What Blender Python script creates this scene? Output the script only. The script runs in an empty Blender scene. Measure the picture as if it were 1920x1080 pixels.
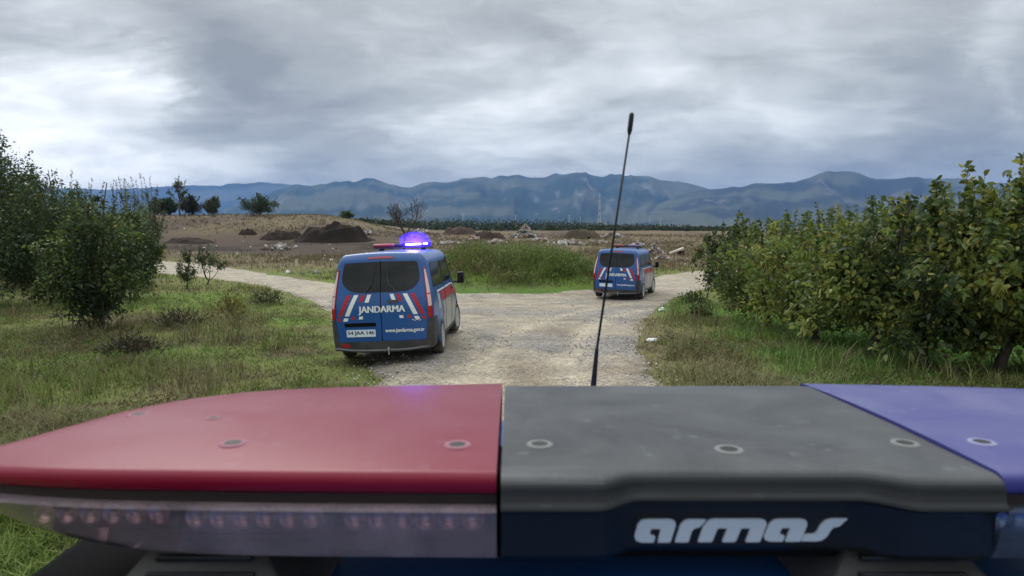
import bpy, bmesh, math, random
import numpy as np
from mathutils import Vector, Matrix

random.seed(7)
rng = np.random.default_rng(7)
scene = bpy.context.scene
COL = scene.collection

# ------------------------------------------------------------------ camera, sky, sun, exposure
CAM_H, PITCH, FPX = 2.32, math.radians(4.57), 1250.0
cd = bpy.data.cameras.new('camera')
cd.sensor_width = 36.0
cd.lens = FPX / 1920 * 36
cd.clip_start, cd.clip_end = 0.02, 60000
cd.dof.use_dof = True
cd.dof.focus_distance = 18
cd.dof.aperture_fstop = 8.5
cam = bpy.data.objects.new('camera', cd)
cam.location = (0, 0, CAM_H)
cam.rotation_euler = (math.radians(90) - PITCH, 0, 0)
COL.objects.link(cam)
scene.camera = cam

SUN_AZ, SUN_EL = math.radians(-30), math.radians(42)      # azimuth from +Y towards +X
SUN_DIR = Vector((math.sin(SUN_AZ) * math.cos(SUN_EL), math.cos(SUN_AZ) * math.cos(SUN_EL), math.sin(SUN_EL)))
sl = bpy.data.lights.new('sun', 'SUN')
sl.energy, sl.angle, sl.color = 1.1, math.radians(38), (1.0, 0.96, 0.9)
so = bpy.data.objects.new('sun', sl)
so.rotation_euler = SUN_DIR.to_track_quat('Z', 'Y').to_euler()
COL.objects.link(so)

scene.view_settings.view_transform = 'Standard'
scene.view_settings.look = 'None'
scene.view_settings.exposure = 0.6
scene.view_settings.gamma = 1.0
scene.view_settings.use_curve_mapping = False
scene.cycles.use_denoising = True
scene.cycles.max_bounces = 8
scene.cycles.transparent_max_bounces = 16
scene.cycles.volume_bounces = 0


def pix_dir(px, py):
    d = Vector(((px - 960) / FPX, math.cos(PITCH) + (540 - py) / FPX * math.sin(PITCH),
                -math.sin(PITCH) + (540 - py) / FPX * math.cos(PITCH)))
    return d.normalized()


class NT:
    """small helper round a node tree"""
    def __init__(s, tree):
        s.t = tree; s.n = tree.nodes; s.l = tree.links

    def new(s, kind, **kw):
        n = s.n.new(kind)
        for k, v in kw.items():
            setattr(n, k, v)
        return n

    def link(s, a, b):
        s.l.new(a, b)

    def val(s, sock, v):
        if hasattr(v, 'is_output'):
            s.l.new(v, sock)
        else:
            sock.default_value = v

    def math(s, op, a, b=None, c=None, clamp=False):
        n = s.new('ShaderNodeMath', operation=op, use_clamp=clamp)
        s.val(n.inputs[0], a)
        if b is not None: s.val(n.inputs[1], b)
        if c is not None: s.val(n.inputs[2], c)
        return n.outputs[0]

    def mix(s, f, a, b, blend='MIX'):
        n = s.new('ShaderNodeMix', data_type='RGBA', blend_type=blend)
        s.val(n.inputs[0], f)
        s.val(n.inputs[6], a if hasattr(a, 'is_output') else (*a[:3], 1))
        s.val(n.inputs[7], b if hasattr(b, 'is_output') else (*b[:3], 1))
        return n.outputs[2]

    def noise(s, vec, scale, detail=4, rough=0.55, dist=0.0, lac=2.0):
        n = s.new('ShaderNodeTexNoise')
        if vec is not None: s.l.new(vec, n.inputs['Vector'])
        n.inputs['Scale'].default_value = scale
        n.inputs['Detail'].default_value = detail
        n.inputs['Roughness'].default_value = rough
        n.inputs['Distortion'].default_value = dist
        n.inputs['Lacunarity'].default_value = lac
        return n.outputs['Fac']

    def ramp(s, f, stops, interp='LINEAR'):
        n = s.new('ShaderNodeValToRGB')
        n.color_ramp.interpolation = interp
        el = n.color_ramp.elements
        while len(el) < len(stops): el.new(0.5)
        for e, (p, c) in zip(el, stops):
            e.position = p
            e.color = (c, c, c, 1) if isinstance(c, (int, float)) else (*c[:3], 1)
        s.val(n.inputs[0], f)
        return n.outputs[0]

    def smooth(s, v, a, b):
        n = s.new('ShaderNodeMapRange', interpolation_type='SMOOTHSTEP')
        s.val(n.inputs[0], v)
        n.inputs[1].default_value, n.inputs[2].default_value = a, b
        return n.outputs[0]


def build_world():
    w = bpy.data.worlds.new('World')
    scene.world = w
    w.use_nodes = True
    n = NT(w.node_tree)
    n.n.clear()
    out = n.new('ShaderNodeOutputWorld')
    bg = n.new('ShaderNodeBackground')
    bg.inputs['Strength'].default_value = 0.1
    sky = n.new('ShaderNodeTexSky', sky_type='NISHITA')
    sky.sun_disc = False
    sky.sun_elevation = SUN_EL
    sky.sun_rotation = SUN_AZ
    tc = n.new('ShaderNodeTexCoord')
    D = tc.outputs['Generated']
    sep = n.new('ShaderNodeSeparateXYZ'); n.link(D, sep.inputs[0])
    x, y, z = sep.outputs
    zc = n.math('MAXIMUM', z, 0.0)
    den = n.math('ADD', zc, 0.30)
    u = n.math('DIVIDE', x, den); v = n.math('DIVIDE', y, den)
    cmb = n.new('ShaderNodeCombineXYZ')
    n.link(u, cmb.inputs[0]); n.link(v, cmb.inputs[1])
    mp = n.new('ShaderNodeMapping')
    mp.inputs['Location'].default_value = (3.7, 1.15, 0.0)
    mp.inputs['Rotation'].default_value = (0, 0, math.radians(14))
    mp.inputs['Scale'].default_value = (1.25, 1.75, 1)
    n.link(cmb.outputs[0], mp.inputs['Vector'])
    P0 = mp.outputs[0]
    w0 = n.new('ShaderNodeTexNoise'); n.link(P0, w0.inputs['Vector'])
    w0.inputs['Scale'].default_value = 1.5; w0.inputs['Detail'].default_value = 4; w0.inputs['Roughness'].default_value = 0.55
    w1 = n.new('ShaderNodeVectorMath', operation='SUBTRACT'); n.link(w0.outputs['Color'], w1.inputs[0]); w1.inputs[1].default_value = (.5, .5, .5)
    w2 = n.new('ShaderNodeVectorMath', operation='SCALE'); n.link(w1.outputs[0], w2.inputs[0]); w2.inputs['Scale'].default_value = 0.55
    w3 = n.new('ShaderNodeVectorMath', operation='ADD'); n.link(P0, w3.inputs[0]); n.link(w2.outputs[0], w3.inputs[1])
    P = w3.outputs[0]
    big = n.noise(P, 0.8, 3, 0.5, 0.4)
    med = n.noise(P, 1.8, 6, 0.50, 0.15)
    sm = n.noise(P, 7.0, 6, 0.58, 0.2)
    t = n.math('ADD', n.math('MULTIPLY', big, 0.72), n.math('MULTIPLY', med, 0.46))
    t = n.math('ADD', t, n.math('MULTIPLY', sm, 0.09))
    t = n.math('SUBTRACT', t, 0.122)       # around 0.5
    wn = n.new('ShaderNodeTexNoise'); n.link(P, wn.inputs['Vector'])
    wn.inputs['Scale'].default_value = 1.6; wn.inputs['Detail'].default_value = 6; wn.inputs['Roughness'].default_value = 0.6
    wv = n.new('ShaderNodeVectorMath', operation='SUBTRACT'); n.link(wn.outputs['Color'], wv.inputs[0]); wv.inputs[1].default_value = (.5, .5, .5)
    ws = n.new('ShaderNodeVectorMath', operation='MULTIPLY'); n.link(wv.outputs[0], ws.inputs[0]); ws.inputs[1].default_value = (0.30, 0.05, 0.20)
    wa = n.new('ShaderNodeVectorMath', operation='ADD'); n.link(D, wa.inputs[0]); n.link(ws.outputs[0], wa.inputs[1])
    wnorm = n.new('ShaderNodeVectorMath', operation='NORMALIZE'); n.link(wa.outputs[0], wnorm.inputs[0])
    DW = wnorm.outputs[0]
    # masses of cloud where the photograph has them: (px, py, spread, amount) thin < 0 < thick
    for px, py, s, a in SKY_MASSES:
        d = pix_dir(px, py)
        dn = n.new('ShaderNodeVectorMath', operation='DOT_PRODUCT')
        n.link(DW, dn.inputs[0]); dn.inputs[1].default_value = d
        g = n.math('EXPONENT', n.math('MULTIPLY', n.math('SUBTRACT', dn.outputs['Value'], 1.0), 2.0 / (s * s)))
        t = n.math('ADD', t, n.math('MULTIPLY', g, a))
    cloud = n.ramp(t, [(0.26, (1.0, 1.0, 0.99)), (0.36, (0.72, 0.74, 0.735)), (0.46, (0.51, 0.535, 0.535)),
                       (0.56, (0.352, 0.370, 0.372)), (0.70, (0.225, 0.239, 0.247))])
    # overcast sky: about three times as bright overhead as at the horizon
    grad = n.math('ADD', 0.97, n.math('MULTIPLY', n.smooth(z, 0.30, 0.95), 1.9))
    below = n.smooth(z, -0.10, 0.0)
    cl = n.mix(1.0, cloud, n.new('ShaderNodeCombineColor').outputs[0], 'MULTIPLY')
    sc = n.new('ShaderNodeVectorMath', operation='SCALE')
    n.link(cloud, sc.inputs[0])
    n.link(n.math('MULTIPLY', n.math('MULTIPLY', grad, 10.0), n.math('ADD', 0.35, n.math('MULTIPLY', below, 0.65))), sc.inputs['Scale'])
    thin = n.ramp(t, [(0.30, 0.10), (0.55, 0.02)])
    col = n.mix(thin, sc.outputs[0], sky.outputs[0])
    n.link(col, bg.inputs['Color'])
    n.link(bg.outputs[0], out.inputs['Surface'])


SKY_MASSES = [(190, 130, 0.10, -0.17), (310, 150, 0.06, -0.16), (40, 170, 0.08, -0.10), (120, 30, 0.10, 0.10), (330, 20, 0.08, 0.10),
              (560, 180, 0.10, 0.09), (760, 190, 0.09, 0.10), (130, 225, 0.10, -0.10),
              (980, 140, 0.12, 0.08), (1130, 200, 0.09, 0.09), (1300, 130, 0.14, 0.045), (1700, 110, 0.12, 0.05),
              (1880, 110, 0.04, -0.12), (60, 310, 0.10, -0.07), (300, 310, 0.10, -0.06), (560, 300, 0.09, -0.03),
              (960, 285, 0.10, -0.07), (1150, 290, 0.08, -0.08), (1480, 250, 0.09, -0.04), (1800, 260, 0.09, 0.07), (1650, 200, 0.08, 0.03)]
build_world()

# ------------------------------------------------------------------ numpy helpers
def sm(a, b, t):
    t = np.clip((np.asarray(t, float) - a) / (b - a), 0, 1)
    return t * t * (3 - 2 * t)


def _hash(ix, iy, seed):
    h = (ix.astype(np.int64) * 374761393 + iy.astype(np.int64) * 668265263 + seed * 1442695041) & 0x7fffffff
    h = ((h ^ (h >> 13)) * 1274126177) & 0x7fffffff
    return ((h ^ (h >> 16)) & 0xffffff) / float(0xffffff)


def vnoise(x, y, seed=0):
    x = np.asarray(x, float); y = np.asarray(y, float)
    ix, iy = np.floor(x), np.floor(y)
    fx, fy = x - ix, y - iy
    fx = fx * fx * (3 - 2 * fx); fy = fy * fy * (3 - 2 * fy)
    a = _hash(ix, iy, seed); b = _hash(ix + 1, iy, seed)
    c = _hash(ix, iy + 1, seed); d = _hash(ix + 1, iy + 1, seed)
    return (a * (1 - fx) + b * fx) * (1 - fy) + (c * (1 - fx) + d * fx) * fy


def fbm(x, y, seed=0, octv=4, gain=0.5):
    s, a, tot = 0, 1.0, 0
    for k in range(octv):
        s = s + a * vnoise(np.asarray(x) * 2 ** k + 17.3 * k, np.asarray(y) * 2 ** k - 9.1 * k, seed + k)
        tot += a; a *= gain
    return s / tot


def H(x, y):
    """height of the ground without its small bumps"""
    x = np.asarray(x, float); y = np.asarray(y, float)
    b = x / np.maximum(y, 5)
    z = -0.30 * sm(14, 27, y) + 0.0172 * np.clip(y - 38, 0, 262)
    z = z + 5.0 * sm(97, 150, y) * sm(-0.09, -0.30, b) * sm(900, 500, y)
    z = z + 1.25 * sm(28.2, 34, y) * sm(47, 39, y) * sm(-5.0, -2.5, x) * sm(5.0, 2.2, x)
    z = z - 0.09 * sm(-1.9, -2.7, x) * sm(20, 15, y) * sm(5, 9, y)
    z = z + 0.35 * sm(-14, -24, x) * sm(22, 27, y) * 0
    return z


def on_ground(px, py):
    d = pix_dir(px, py)
    t, step = 2.0, 0.05
    while t < 5000:
        x, y, z = d.x * t, d.y * t, CAM_H + d.z * t
        if z <= float(H(x, y)): break
        step = max(0.02, t * 0.003)
        t += step
    return (d.x * t, d.y * t)


def z_at(px, py, y):
    d = pix_dir(px, py)
    return CAM_H + d.z / d.y * y


def x_at(px, py, y):
    d = pix_dir(px, py)
    return d.x / d.y * y


def obj(name, me, parent=None, mat=None, kind=None, smooth=False):
    o = bpy.data.objects.new(name, me)
    COL.objects.link(o)
    if mat is not None:
        for m in (mat if isinstance(mat, (list, tuple)) else [mat]):
            me.materials.append(m)
    if parent is not None: o.parent = parent
    if kind: o['kind'] = kind
    if smooth: me.polygons.foreach_set('use_smooth', [True] * len(me.polygons))
    return o


def mesh_np(name, V, F, tint=None):
    """V (n,3); F list of int arrays (k,3) or (k,4)"""
    me = bpy.data.meshes.new(name)
    F = [np.asarray(f, np.int32) for f in F if len(f)]
    loops = np.concatenate([f.ravel() for f in F])
    sizes = np.concatenate([np.full(len(f), f.shape[1], np.int32) for f in F])
    starts = np.concatenate([[0], np.cumsum(sizes)[:-1]]).astype(np.int32)
    me.vertices.add(len(V)); me.vertices.foreach_set('co', np.asarray(V, np.float32).ravel())
    me.loops.add(len(loops)); me.loops.foreach_set('vertex_index', loops)
    me.polygons.add(len(sizes))
    me.polygons.foreach_set('loop_start', starts)
    me.polygons.foreach_set('loop_total', sizes)
    if tint is not None:
        at = me.attributes.new('tint', 'FLOAT_COLOR', 'POINT')
        c = np.ones((len(V), 4), np.float32); c[:, :3] = tint
        at.data.foreach_set('color', c.ravel())
    me.update(calc_edges=True)
    return me


def empty(name, loc, label=None, cat=None, group=None, rz=0.0):
    o = bpy.data.objects.new(name, None)
    o.empty_display_size = 0.2
    o.location = loc; o.rotation_euler = (0, 0, rz)
    COL.objects.link(o)
    tag(o, label, cat, group)
    return o


def tag(o, label=None, cat=None, group=None, kind=None):
    if label: o['label'] = label
    if cat: o['category'] = cat
    if group: o['group'] = group
    if kind: o['kind'] = kind
    return o


def bm_mesh(name, bm):
    me = bpy.data.meshes.new(name)
    bmesh.ops.recalc_face_normals(bm, faces=bm.faces)
    bm.to_mesh(me); bm.free()
    return me


def add_box(bm, c, s, rot=None, bevel=0.0):
    r = bmesh.ops.create_cube(bm, size=1)
    vs = r['verts']
    M = Matrix.Translation(c) @ (rot.to_4x4() if rot else Matrix.Identity(4)) @ Matrix.Diagonal((*s, 1))
    bmesh.ops.transform(bm, matrix=M, verts=vs)
    if bevel:
        es = list({e for v in vs for e in v.link_edges})
        bmesh.ops.bevel(bm, geom=es, offset=bevel, segments=2, affect='EDGES', profile=0.6)


def add_tube(bm, pts, rad, seg=8, cap=True):
    rings = []
    n = len(pts)
    for i, p in enumerate(pts):
        p = Vector(p)
        a = Vector(pts[max(i - 1, 0)]); b = Vector(pts[min(i + 1, n - 1)])
        t = (b - a).normalized()
        ref = Vector((0, 0, 1)) if abs(t.z) < 0.9 else Vector((1, 0, 0))
        s = t.cross(ref).normalized(); q = s.cross(t)
        r = float(rad[i] if isinstance(rad, (list, tuple, np.ndarray)) else rad)
        rings.append([bm.verts.new(p + r * (math.cos(6.2832 * k / seg) * s + math.sin(6.2832 * k / seg) * q)) for k in range(seg)])
    for i in range(n - 1):
        for k in range(seg):
            bm.faces.new((rings[i][k], rings[i][(k + 1) % seg], rings[i + 1][(k + 1) % seg], rings[i + 1][k]))
    if cap:
        bm.faces.new(rings[0][::-1]); bm.faces.new(rings[-1])


def add_lathe(bm, prof, axis='Z', seg=24, centre=(0, 0, 0)):
    """prof: list of (radius, along)"""
    c = Vector(centre); rings = []
    for r, a in prof:
        ring = []
        for k in range(seg):
            th = 6.283185 * k / seg
            if axis == 'Z': p = Vector((r * math.cos(th), r * math.sin(th), a))
            elif axis == 'X': p = Vector((a, r * math.cos(th), r * math.sin(th)))
            else: p = Vector((r * math.cos(th), a, r * math.sin(th)))
            ring.append(bm.verts.new(c + p))
        rings.append(ring)
    for i in range(len(rings) - 1):
        for k in range(seg):
            bm.faces.new((rings[i][k], rings[i][(k + 1) % seg], rings[i + 1][(k + 1) % seg], rings[i + 1][k]))
    if prof[0][0] > 1e-5: bm.faces.new(rings[0])
    if prof[-1][0] > 1e-5: bm.faces.new(rings[-1])


# ------------------------------------------------------------------ materials
def mat_basic(name, color, rough=0.5, metal=0.0, coat=0.0, spec=0.5, noise=0.0, nscale=20, bump=0.0, bscale=60,
              dust=None, dust_amt=0.0, dust_scale=3.0, coords='Object', emit=None, emit_s=0.0):
    m = bpy.data.materials.new(name); m.use_nodes = True
    n = NT(m.node_tree); b = n.n['Principled BSDF']
    tc = n.new('ShaderNodeTexCoord'); P = tc.outputs[coords]
    col = None
    if noise:
        f = n.noise(P, nscale, 5, 0.6)
        col = n.mix(f, [c * (1 - noise) for c in color], [min(1, c * (1 + noise)) for c in color])
    if dust:
        f = n.noise(P, dust_scale, 6, 0.62, 0.5)
        geo = n.new('ShaderNodeNewGeometry')
        f = n.math('MULTIPLY', n.smooth(f, 0.30, 0.72), dust_amt)
        col = n.mix(f, col if col is not None else color, dust)
        rr = n.math('ADD', rough, n.math('MULTIPLY', f, 0.35), clamp=True)
        n.link(rr, b.inputs['Roughness'])
    else:
        b.inputs['Roughness'].default_value = rough
    if col is not None: n.link(col, b.inputs['Base Color'])
    else: b.inputs['Base Color'].default_value = (*color, 1)
    b.inputs['Metallic'].default_value = metal
    b.inputs['Coat Weight'].default_value = coat
    b.inputs['Coat Roughness'].default_value = 0.06
    b.inputs['Specular IOR Level'].default_value = spec
    if bump:
        bp = n.new('ShaderNodeBump'); bp.inputs['Strength'].default_value = bump
        bp.inputs['Distance'].default_value = 0.01
        n.link(n.noise(P, bscale, 4, 0.6), bp.inputs['Height'])
        n.link(bp.outputs[0], b.inputs['Normal'])
    if emit:
        b.inputs['Emission Color'].default_value = (*emit, 1)
        b.inputs['Emission Strength'].default_value = emit_s
    return m


def mat_tint(name, rough=0.6, transl=0.0, detail=0.0, dscale=8.0, bump=0.0, spec=0.3, sheen=None):
    """base colour from the mesh's own tint attribute (the plant's or soil's own colour)"""
    m = bpy.data.materials.new(name); m.use_nodes = True
    n = NT(m.node_tree); b = n.n['Principled BSDF']; out = n.n['Material Output']
    at = n.new('ShaderNodeAttribute', attribute_name='tint')
    col = at.outputs['Color']
    tc = n.new('ShaderNodeTexCoord'); P = tc.outputs['Object']
    if detail:
        f = n.noise(P, dscale, 9, 0.68)
        f2 = n.noise(P, dscale * 9, 5, 0.65)
        k = n.math('ADD', n.math('MULTIPLY', n.math('SUBTRACT', f, 0.5), detail * 2.2), n.math('MULTIPLY', n.math('SUBTRACT', f2, 0.5), detail * 1.8))
        k = n.math('ADD', 1.0, k)
        k = n.math('MAXIMUM', k, 0.2)
        sc = n.new('ShaderNodeVectorMath', operation='SCALE'); n.link(col, sc.inputs[0]); n.link(k, sc.inputs['Scale'])
        col = sc.outputs[0]
    n.link(col, b.inputs['Base Color'])
    b.inputs['Roughness'].default_value = rough
    b.inputs['Specular IOR Level'].default_value = spec
    if bump:
        bp = n.new('ShaderNodeBump'); bp.inputs['Strength'].default_value = bump; bp.inputs['Distance'].default_value = 0.06
        n.link(n.noise(P, dscale * 2.5, 8, 0.7), bp.inputs['Height'])
        n.link(bp.outputs[0], b.inputs['Normal'])
    if transl:
        tr = n.new('ShaderNodeBsdfTranslucent'); n.link(col, tr.inputs['Color'])
        mx = n.new('ShaderNodeMixShader'); mx.inputs[0].default_value = transl
        n.link(b.outputs[0], mx.inputs[1]); n.link(tr.outputs[0], mx.inputs[2]); n.link(mx.outputs[0], out.inputs['Surface'])
    return m


def mat_clear(name, tint, gloss=0.1, haze=0.25, hazecol=(0.5, 0.45, 0.5)):
    """thin clear plastic: mostly see-through, a little milky, glossy at grazing angles"""
    m = bpy.data.materials.new(name); m.use_nodes = True
    n = NT(m.node_tree); n.n.remove(n.n['Principled BSDF']); out = n.n['Material Output']
    tr = n.new('ShaderNodeBsdfTransparent'); tr.inputs['Color'].default_value = (*tint, 1)
    df = n.new('ShaderNodeBsdfDiffuse'); df.inputs['Color'].default_value = (*hazecol, 1)
    gl = n.new('ShaderNodeBsdfGlossy'); gl.inputs['Roughness'].default_value = gloss
    tc = n.new('ShaderNodeTexCoord')
    f = n.noise(tc.outputs['Object'], 14, 5, 0.6)
    m1 = n.new('ShaderNodeMixShader'); n.link(n.math('MULTIPLY', f, haze * 2), m1.inputs[0])
    n.link(tr.outputs[0], m1.inputs[1]); n.link(df.outputs[0], m1.inputs[2])
    fr = n.new('ShaderNodeFresnel'); fr.inputs['IOR'].default_value = 1.45
    m2 = n.new('ShaderNodeMixShader'); n.link(fr.outputs[0], m2.inputs[0])
    n.link(m1.outputs[0], m2.inputs[1]); n.link(gl.outputs[0], m2.inputs[2])
    n.link(m2.outputs[0], out.inputs['Surface'])
    return m


def mat_road():
    m = bpy.data.materials.new('gravel_road'); m.use_nodes = True
    n = NT(m.node_tree); b = n.n['Principled BSDF']
    P = n.new('ShaderNodeTexCoord').outputs['Object']
    col = n.new('ShaderNodeAttribute', attribute_name='tint').outputs['Color']
    base = n.noise(P, 1.3, 7, 0.65, 0.8)
    col = n.mix(n.smooth(base, .3, .7), n.mix(1.0, col, (.72, .72, .74), 'MULTIPLY'), n.mix(1.0, col, (1.22, 1.2, 1.16), 'MULTIPLY'))
    vor = n.new('ShaderNodeTexVoronoi'); vor.inputs['Scale'].default_value = 24; n.link(P, vor.inputs['Vector'])
    vor2 = n.new('ShaderNodeTexVoronoi'); vor2.inputs['Scale'].default_value = 60; n.link(P, vor2.inputs['Vector'])
    stones = n.mix(0.5, vor.outputs['Color'], vor2.outputs['Color'])
    sep = n.new('ShaderNodeSeparateColor'); n.link(stones, sep.inputs[0])
    dens = n.smooth(n.noise(P, 1.1, 4, 0.6), 0.32, 0.66)
    k = n.math('MULTIPLY', n.math('SUBTRACT', sep.outputs[0], 0.5), n.math('ADD', 0.7, n.math('MULTIPLY', dens, 1.1)))
    k = n.math('ADD', 1.0, k)
    fine = n.noise(P, 90, 4, 0.7)
    k = n.math('MULTIPLY', k, n.math('ADD', 0.75, n.math('MULTIPLY', fine, 0.5)))
    sc = n.new('ShaderNodeVectorMath', operation='SCALE'); n.link(col, sc.inputs[0]); n.link(k, sc.inputs['Scale'])
    n.link(sc.outputs[0], b.inputs['Base Color'])
    b.inputs['Roughness'].default_value = 0.85
    b.inputs['Specular IOR Level'].default_value = 0.3
    bp = n.new('ShaderNodeBump'); bp.inputs['Strength'].default_value = 0.55; bp.inputs['Distance'].default_value = 0.03
    hh = n.math('ADD', n.math('MULTIPLY', vor.outputs['Distance'], -0.8), n.math('MULTIPLY', n.noise(P, 9, 6, 0.7), 1.2))
    n.link(hh, bp.inputs['Height']); n.link(bp.outputs[0], b.inputs['Normal'])
    return m


M_ground = mat_tint('ground_soil', 0.95, 0, 0.35, 1.6, 0.7, 0.1)
M_road = mat_road()
M_leaf = mat_tint('leaf', 0.45, 0.40, 0, spec=0.4)
M_grass = mat_tint('grass_blade', 0.6, 0.25, 0, spec=0.25)
M_bark = mat_basic('bark', (0.075, 0.058, 0.045), 0.9, noise=0.4, nscale=18, bump=0.6, bscale=40)
M_rock = mat_tint('rubble_stone', 0.9, 0, 0.25, 3.0, 0.4, 0.2)
M_hill = mat_tint('mountain_forest', 0.95, 0, 0.0, spec=0.05)


# ------------------------------------------------------------------ the ground and the gravel road
ROAD_PX = [(690, 716), (672, 685), (645, 645), (624, 605), (600, 580), (560, 560), (500, 539), (440, 528), (380, 521), (290, 512), (150, 505), (-60, 500),
           (-60, 474), (150, 479), (290, 487), (380, 494), (440, 503), (550, 519), (625, 530), (740, 542), (865, 548), (960, 549), (1040, 547),
           (1115, 542), (1180, 530), (1236, 516), (1290, 509), (1340, 506), (1430, 505), (1560, 504), (1560, 526), (1430, 534), (1320, 543), (1275, 557),
           (1246, 574), (1224, 600), (1213, 630), (1217, 665), (1232, 700), (1247, 716)]
road_w = [on_ground(*p) for p in ROAD_PX]
road_w = road_w + [(2.55, 7.0), (2.4, 2.0), (2.4, -9), (-2.5, -9), (-2.6, 2.0), (-2.55, 7.0)]
RW = np.array(road_w)


def road_sd(x, y):
    """signed distance to the road's edge, negative on the road"""
    x = np.asarray(x, float).ravel(); y = np.asarray(y, float).ravel()
    d2 = np.full(x.shape, 1e18); ins = np.zeros(x.shape, bool)
    A = RW; B = np.roll(RW, -1, axis=0)
    for (ax, ay), (bx, by) in zip(A, B):
        ex, ey = bx - ax, by - ay
        t = np.clip(((x - ax) * ex + (y - ay) * ey) / (ex * ex + ey * ey + 1e-12), 0, 1)
        d2 = np.minimum(d2, (x - ax - t * ex) ** 2 + (y - ay - t * ey) ** 2)
        if ay != by:
            c = ((ay > y) != (by > y)) & (x < (bx - ax) * (y - ay) / (by - ay) + ax)
            ins ^= c
    d = np.sqrt(d2)
    return np.where(ins, -d, d)


def micro(x, y):
    return 0.10 * (fbm(x * 0.55, y * 0.55, 3, 4) - 0.5) + 0.9 * (fbm(x * 0.05, y * 0.05, 9, 3) - 0.5) * sm(50, 75, y)


def Hg(x, y):
    """ground height with bumps; just under the road sheet where the road runs"""
    sd = road_sd(x, y).reshape(np.shape(x))
    off = sm(-0.1, 0.8, sd)
    return H(x, y) + micro(x, y) * off - 0.05 * (1 - sm(-0.35, -0.05, sd)) + 0.02 * off


C_GREEN = np.array((0.112, 0.160, 0.032)); C_LUSH = np.array((0.070, 0.150, 0.022)); C_DRY = np.array((0.165, 0.132, 0.080))
C_BROWN = np.array((0.140, 0.100, 0.066)); C_SOIL = np.array((0.046, 0.033, 0.026)); C_OLIVE = np.array((0.130, 0.142, 0.046)); C_STRAW = np.array((0.235, 0.19, 0.105))


def lerp(a, b, t):
    return a * (1 - t[..., None]) + b * t[..., None]


def ground_tint(x, y):
    n1 = fbm(x * 0.22, y * 0.22, 21, 5); n2 = fbm(x * 0.6, y * 0.6, 31, 4); n3 = fbm(x * 0.06, y * 0.06, 41, 4)
    c = np.broadcast_to(C_OLIVE, np.shape(x) + (3,)).copy()
    c = lerp(c, C_GREEN, sm(0.42, 0.58, n1))
    c = lerp(c, C_BROWN, 0.55 * sm(0.56, 0.70, n2))
    c = lerp(c, np.array((0.115, 0.155, 0.030)), 0.8 * sm(-5.5, -7.5, x) * sm(15, 11, y) * sm(0.40, 0.55, n2))
    c = lerp(c, C_BROWN * 0.55, 0.6 * sm(0.58, 0.66, fbm(x * 0.45 + 9, y * 0.9, 27, 4)) * sm(-1, -2, x) * sm(26, 22, y))
    lush = sm(3.6, 5.6, x) * sm(26, 20, y) * sm(0.34, 0.5, n1)
    c = lerp(c, C_LUSH, lush)
    verge = sm(5.0, 3.6, x) * sm(1.8, 2.4, x) * sm(26, 20, y)
    c = lerp(c, C_BROWN * 0.7 + C_DRY * 0.4, 0.5 * verge)
    # the waste ground beyond the junction
    far = sm(40, 56, y)
    f = lerp(np.broadcast_to(C_DRY * 0.8, c.shape), C_BROWN, sm(0.4, 0.6, n1))
    f = lerp(f, C_OLIVE * 0.9, 0.45 * sm(0.54, 0.66, n3) * sm(140, 90, y))
    c = c * (1 - far[..., None]) + f * far[..., None]
    b = x / np.maximum(y, 5)
    soil = sm(70, 78, y + 14 * (n2 - 0.5)) * sm(116, 100, y + 14 * (n1 - .5)) * sm(-0.13, -0.19, b + 0.06 * (n1 - 0.5))
    c = lerp(c, C_SOIL * 0.62, 0.97 * soil)
    c = lerp(c, C_LUSH * .95 + .01, 0.8 * sm(25.5, 27, y) * sm(31, 29, y) * sm(-8, -6, x) * sm(5, 4, x))
    spots = sm(0.54, 0.64, fbm(x * 0.09, y * 0.05, 77, 4)) * sm(60, 75, y) * sm(400, 200, y)
    c = lerp(c, C_SOIL * 1.5, 0.8 * spots)
    return c


def axis_pts(lo, dense_lo, dense_hi, hi, step, g=1.16):
    a = list(np.arange(dense_lo, dense_hi + 1e-6, step))
    s, v = step, a[-1]
    while v < hi:
        s *= g; v = min(v + s, hi); a.append(v)
    s, v, pre = step, a[0], []
    while v > lo:
        s *= g; v = max(v - s, lo); pre.append(v)
    return np.array(pre[::-1] + a)


def grid_faces(nx, ny, keep=None):
    i, j = np.meshgrid(np.arange(nx - 1), np.arange(ny - 1), indexing='ij')
    a = (i * ny + j).ravel()
    F = np.stack([a, a + ny, a + ny + 1, a + 1], 1)
    return F if keep is None else F[keep]


gx = axis_pts(-15000, -28, 24, 15000, 0.34)
gy = axis_pts(-250, 4, 50, 15800, 0.34, 1.10)
GX, GY = np.meshgrid(gx, gy, indexing='ij')
GZ = Hg(GX, GY)
ground = obj('ground', mesh_np('ground', np.stack([GX.ravel(), GY.ravel(), GZ.ravel()], 1), [grid_faces(len(gx), len(gy))],
                               ground_tint(GX, GY).reshape(-1, 3)), mat=M_ground, kind='structure', smooth=True)

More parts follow.
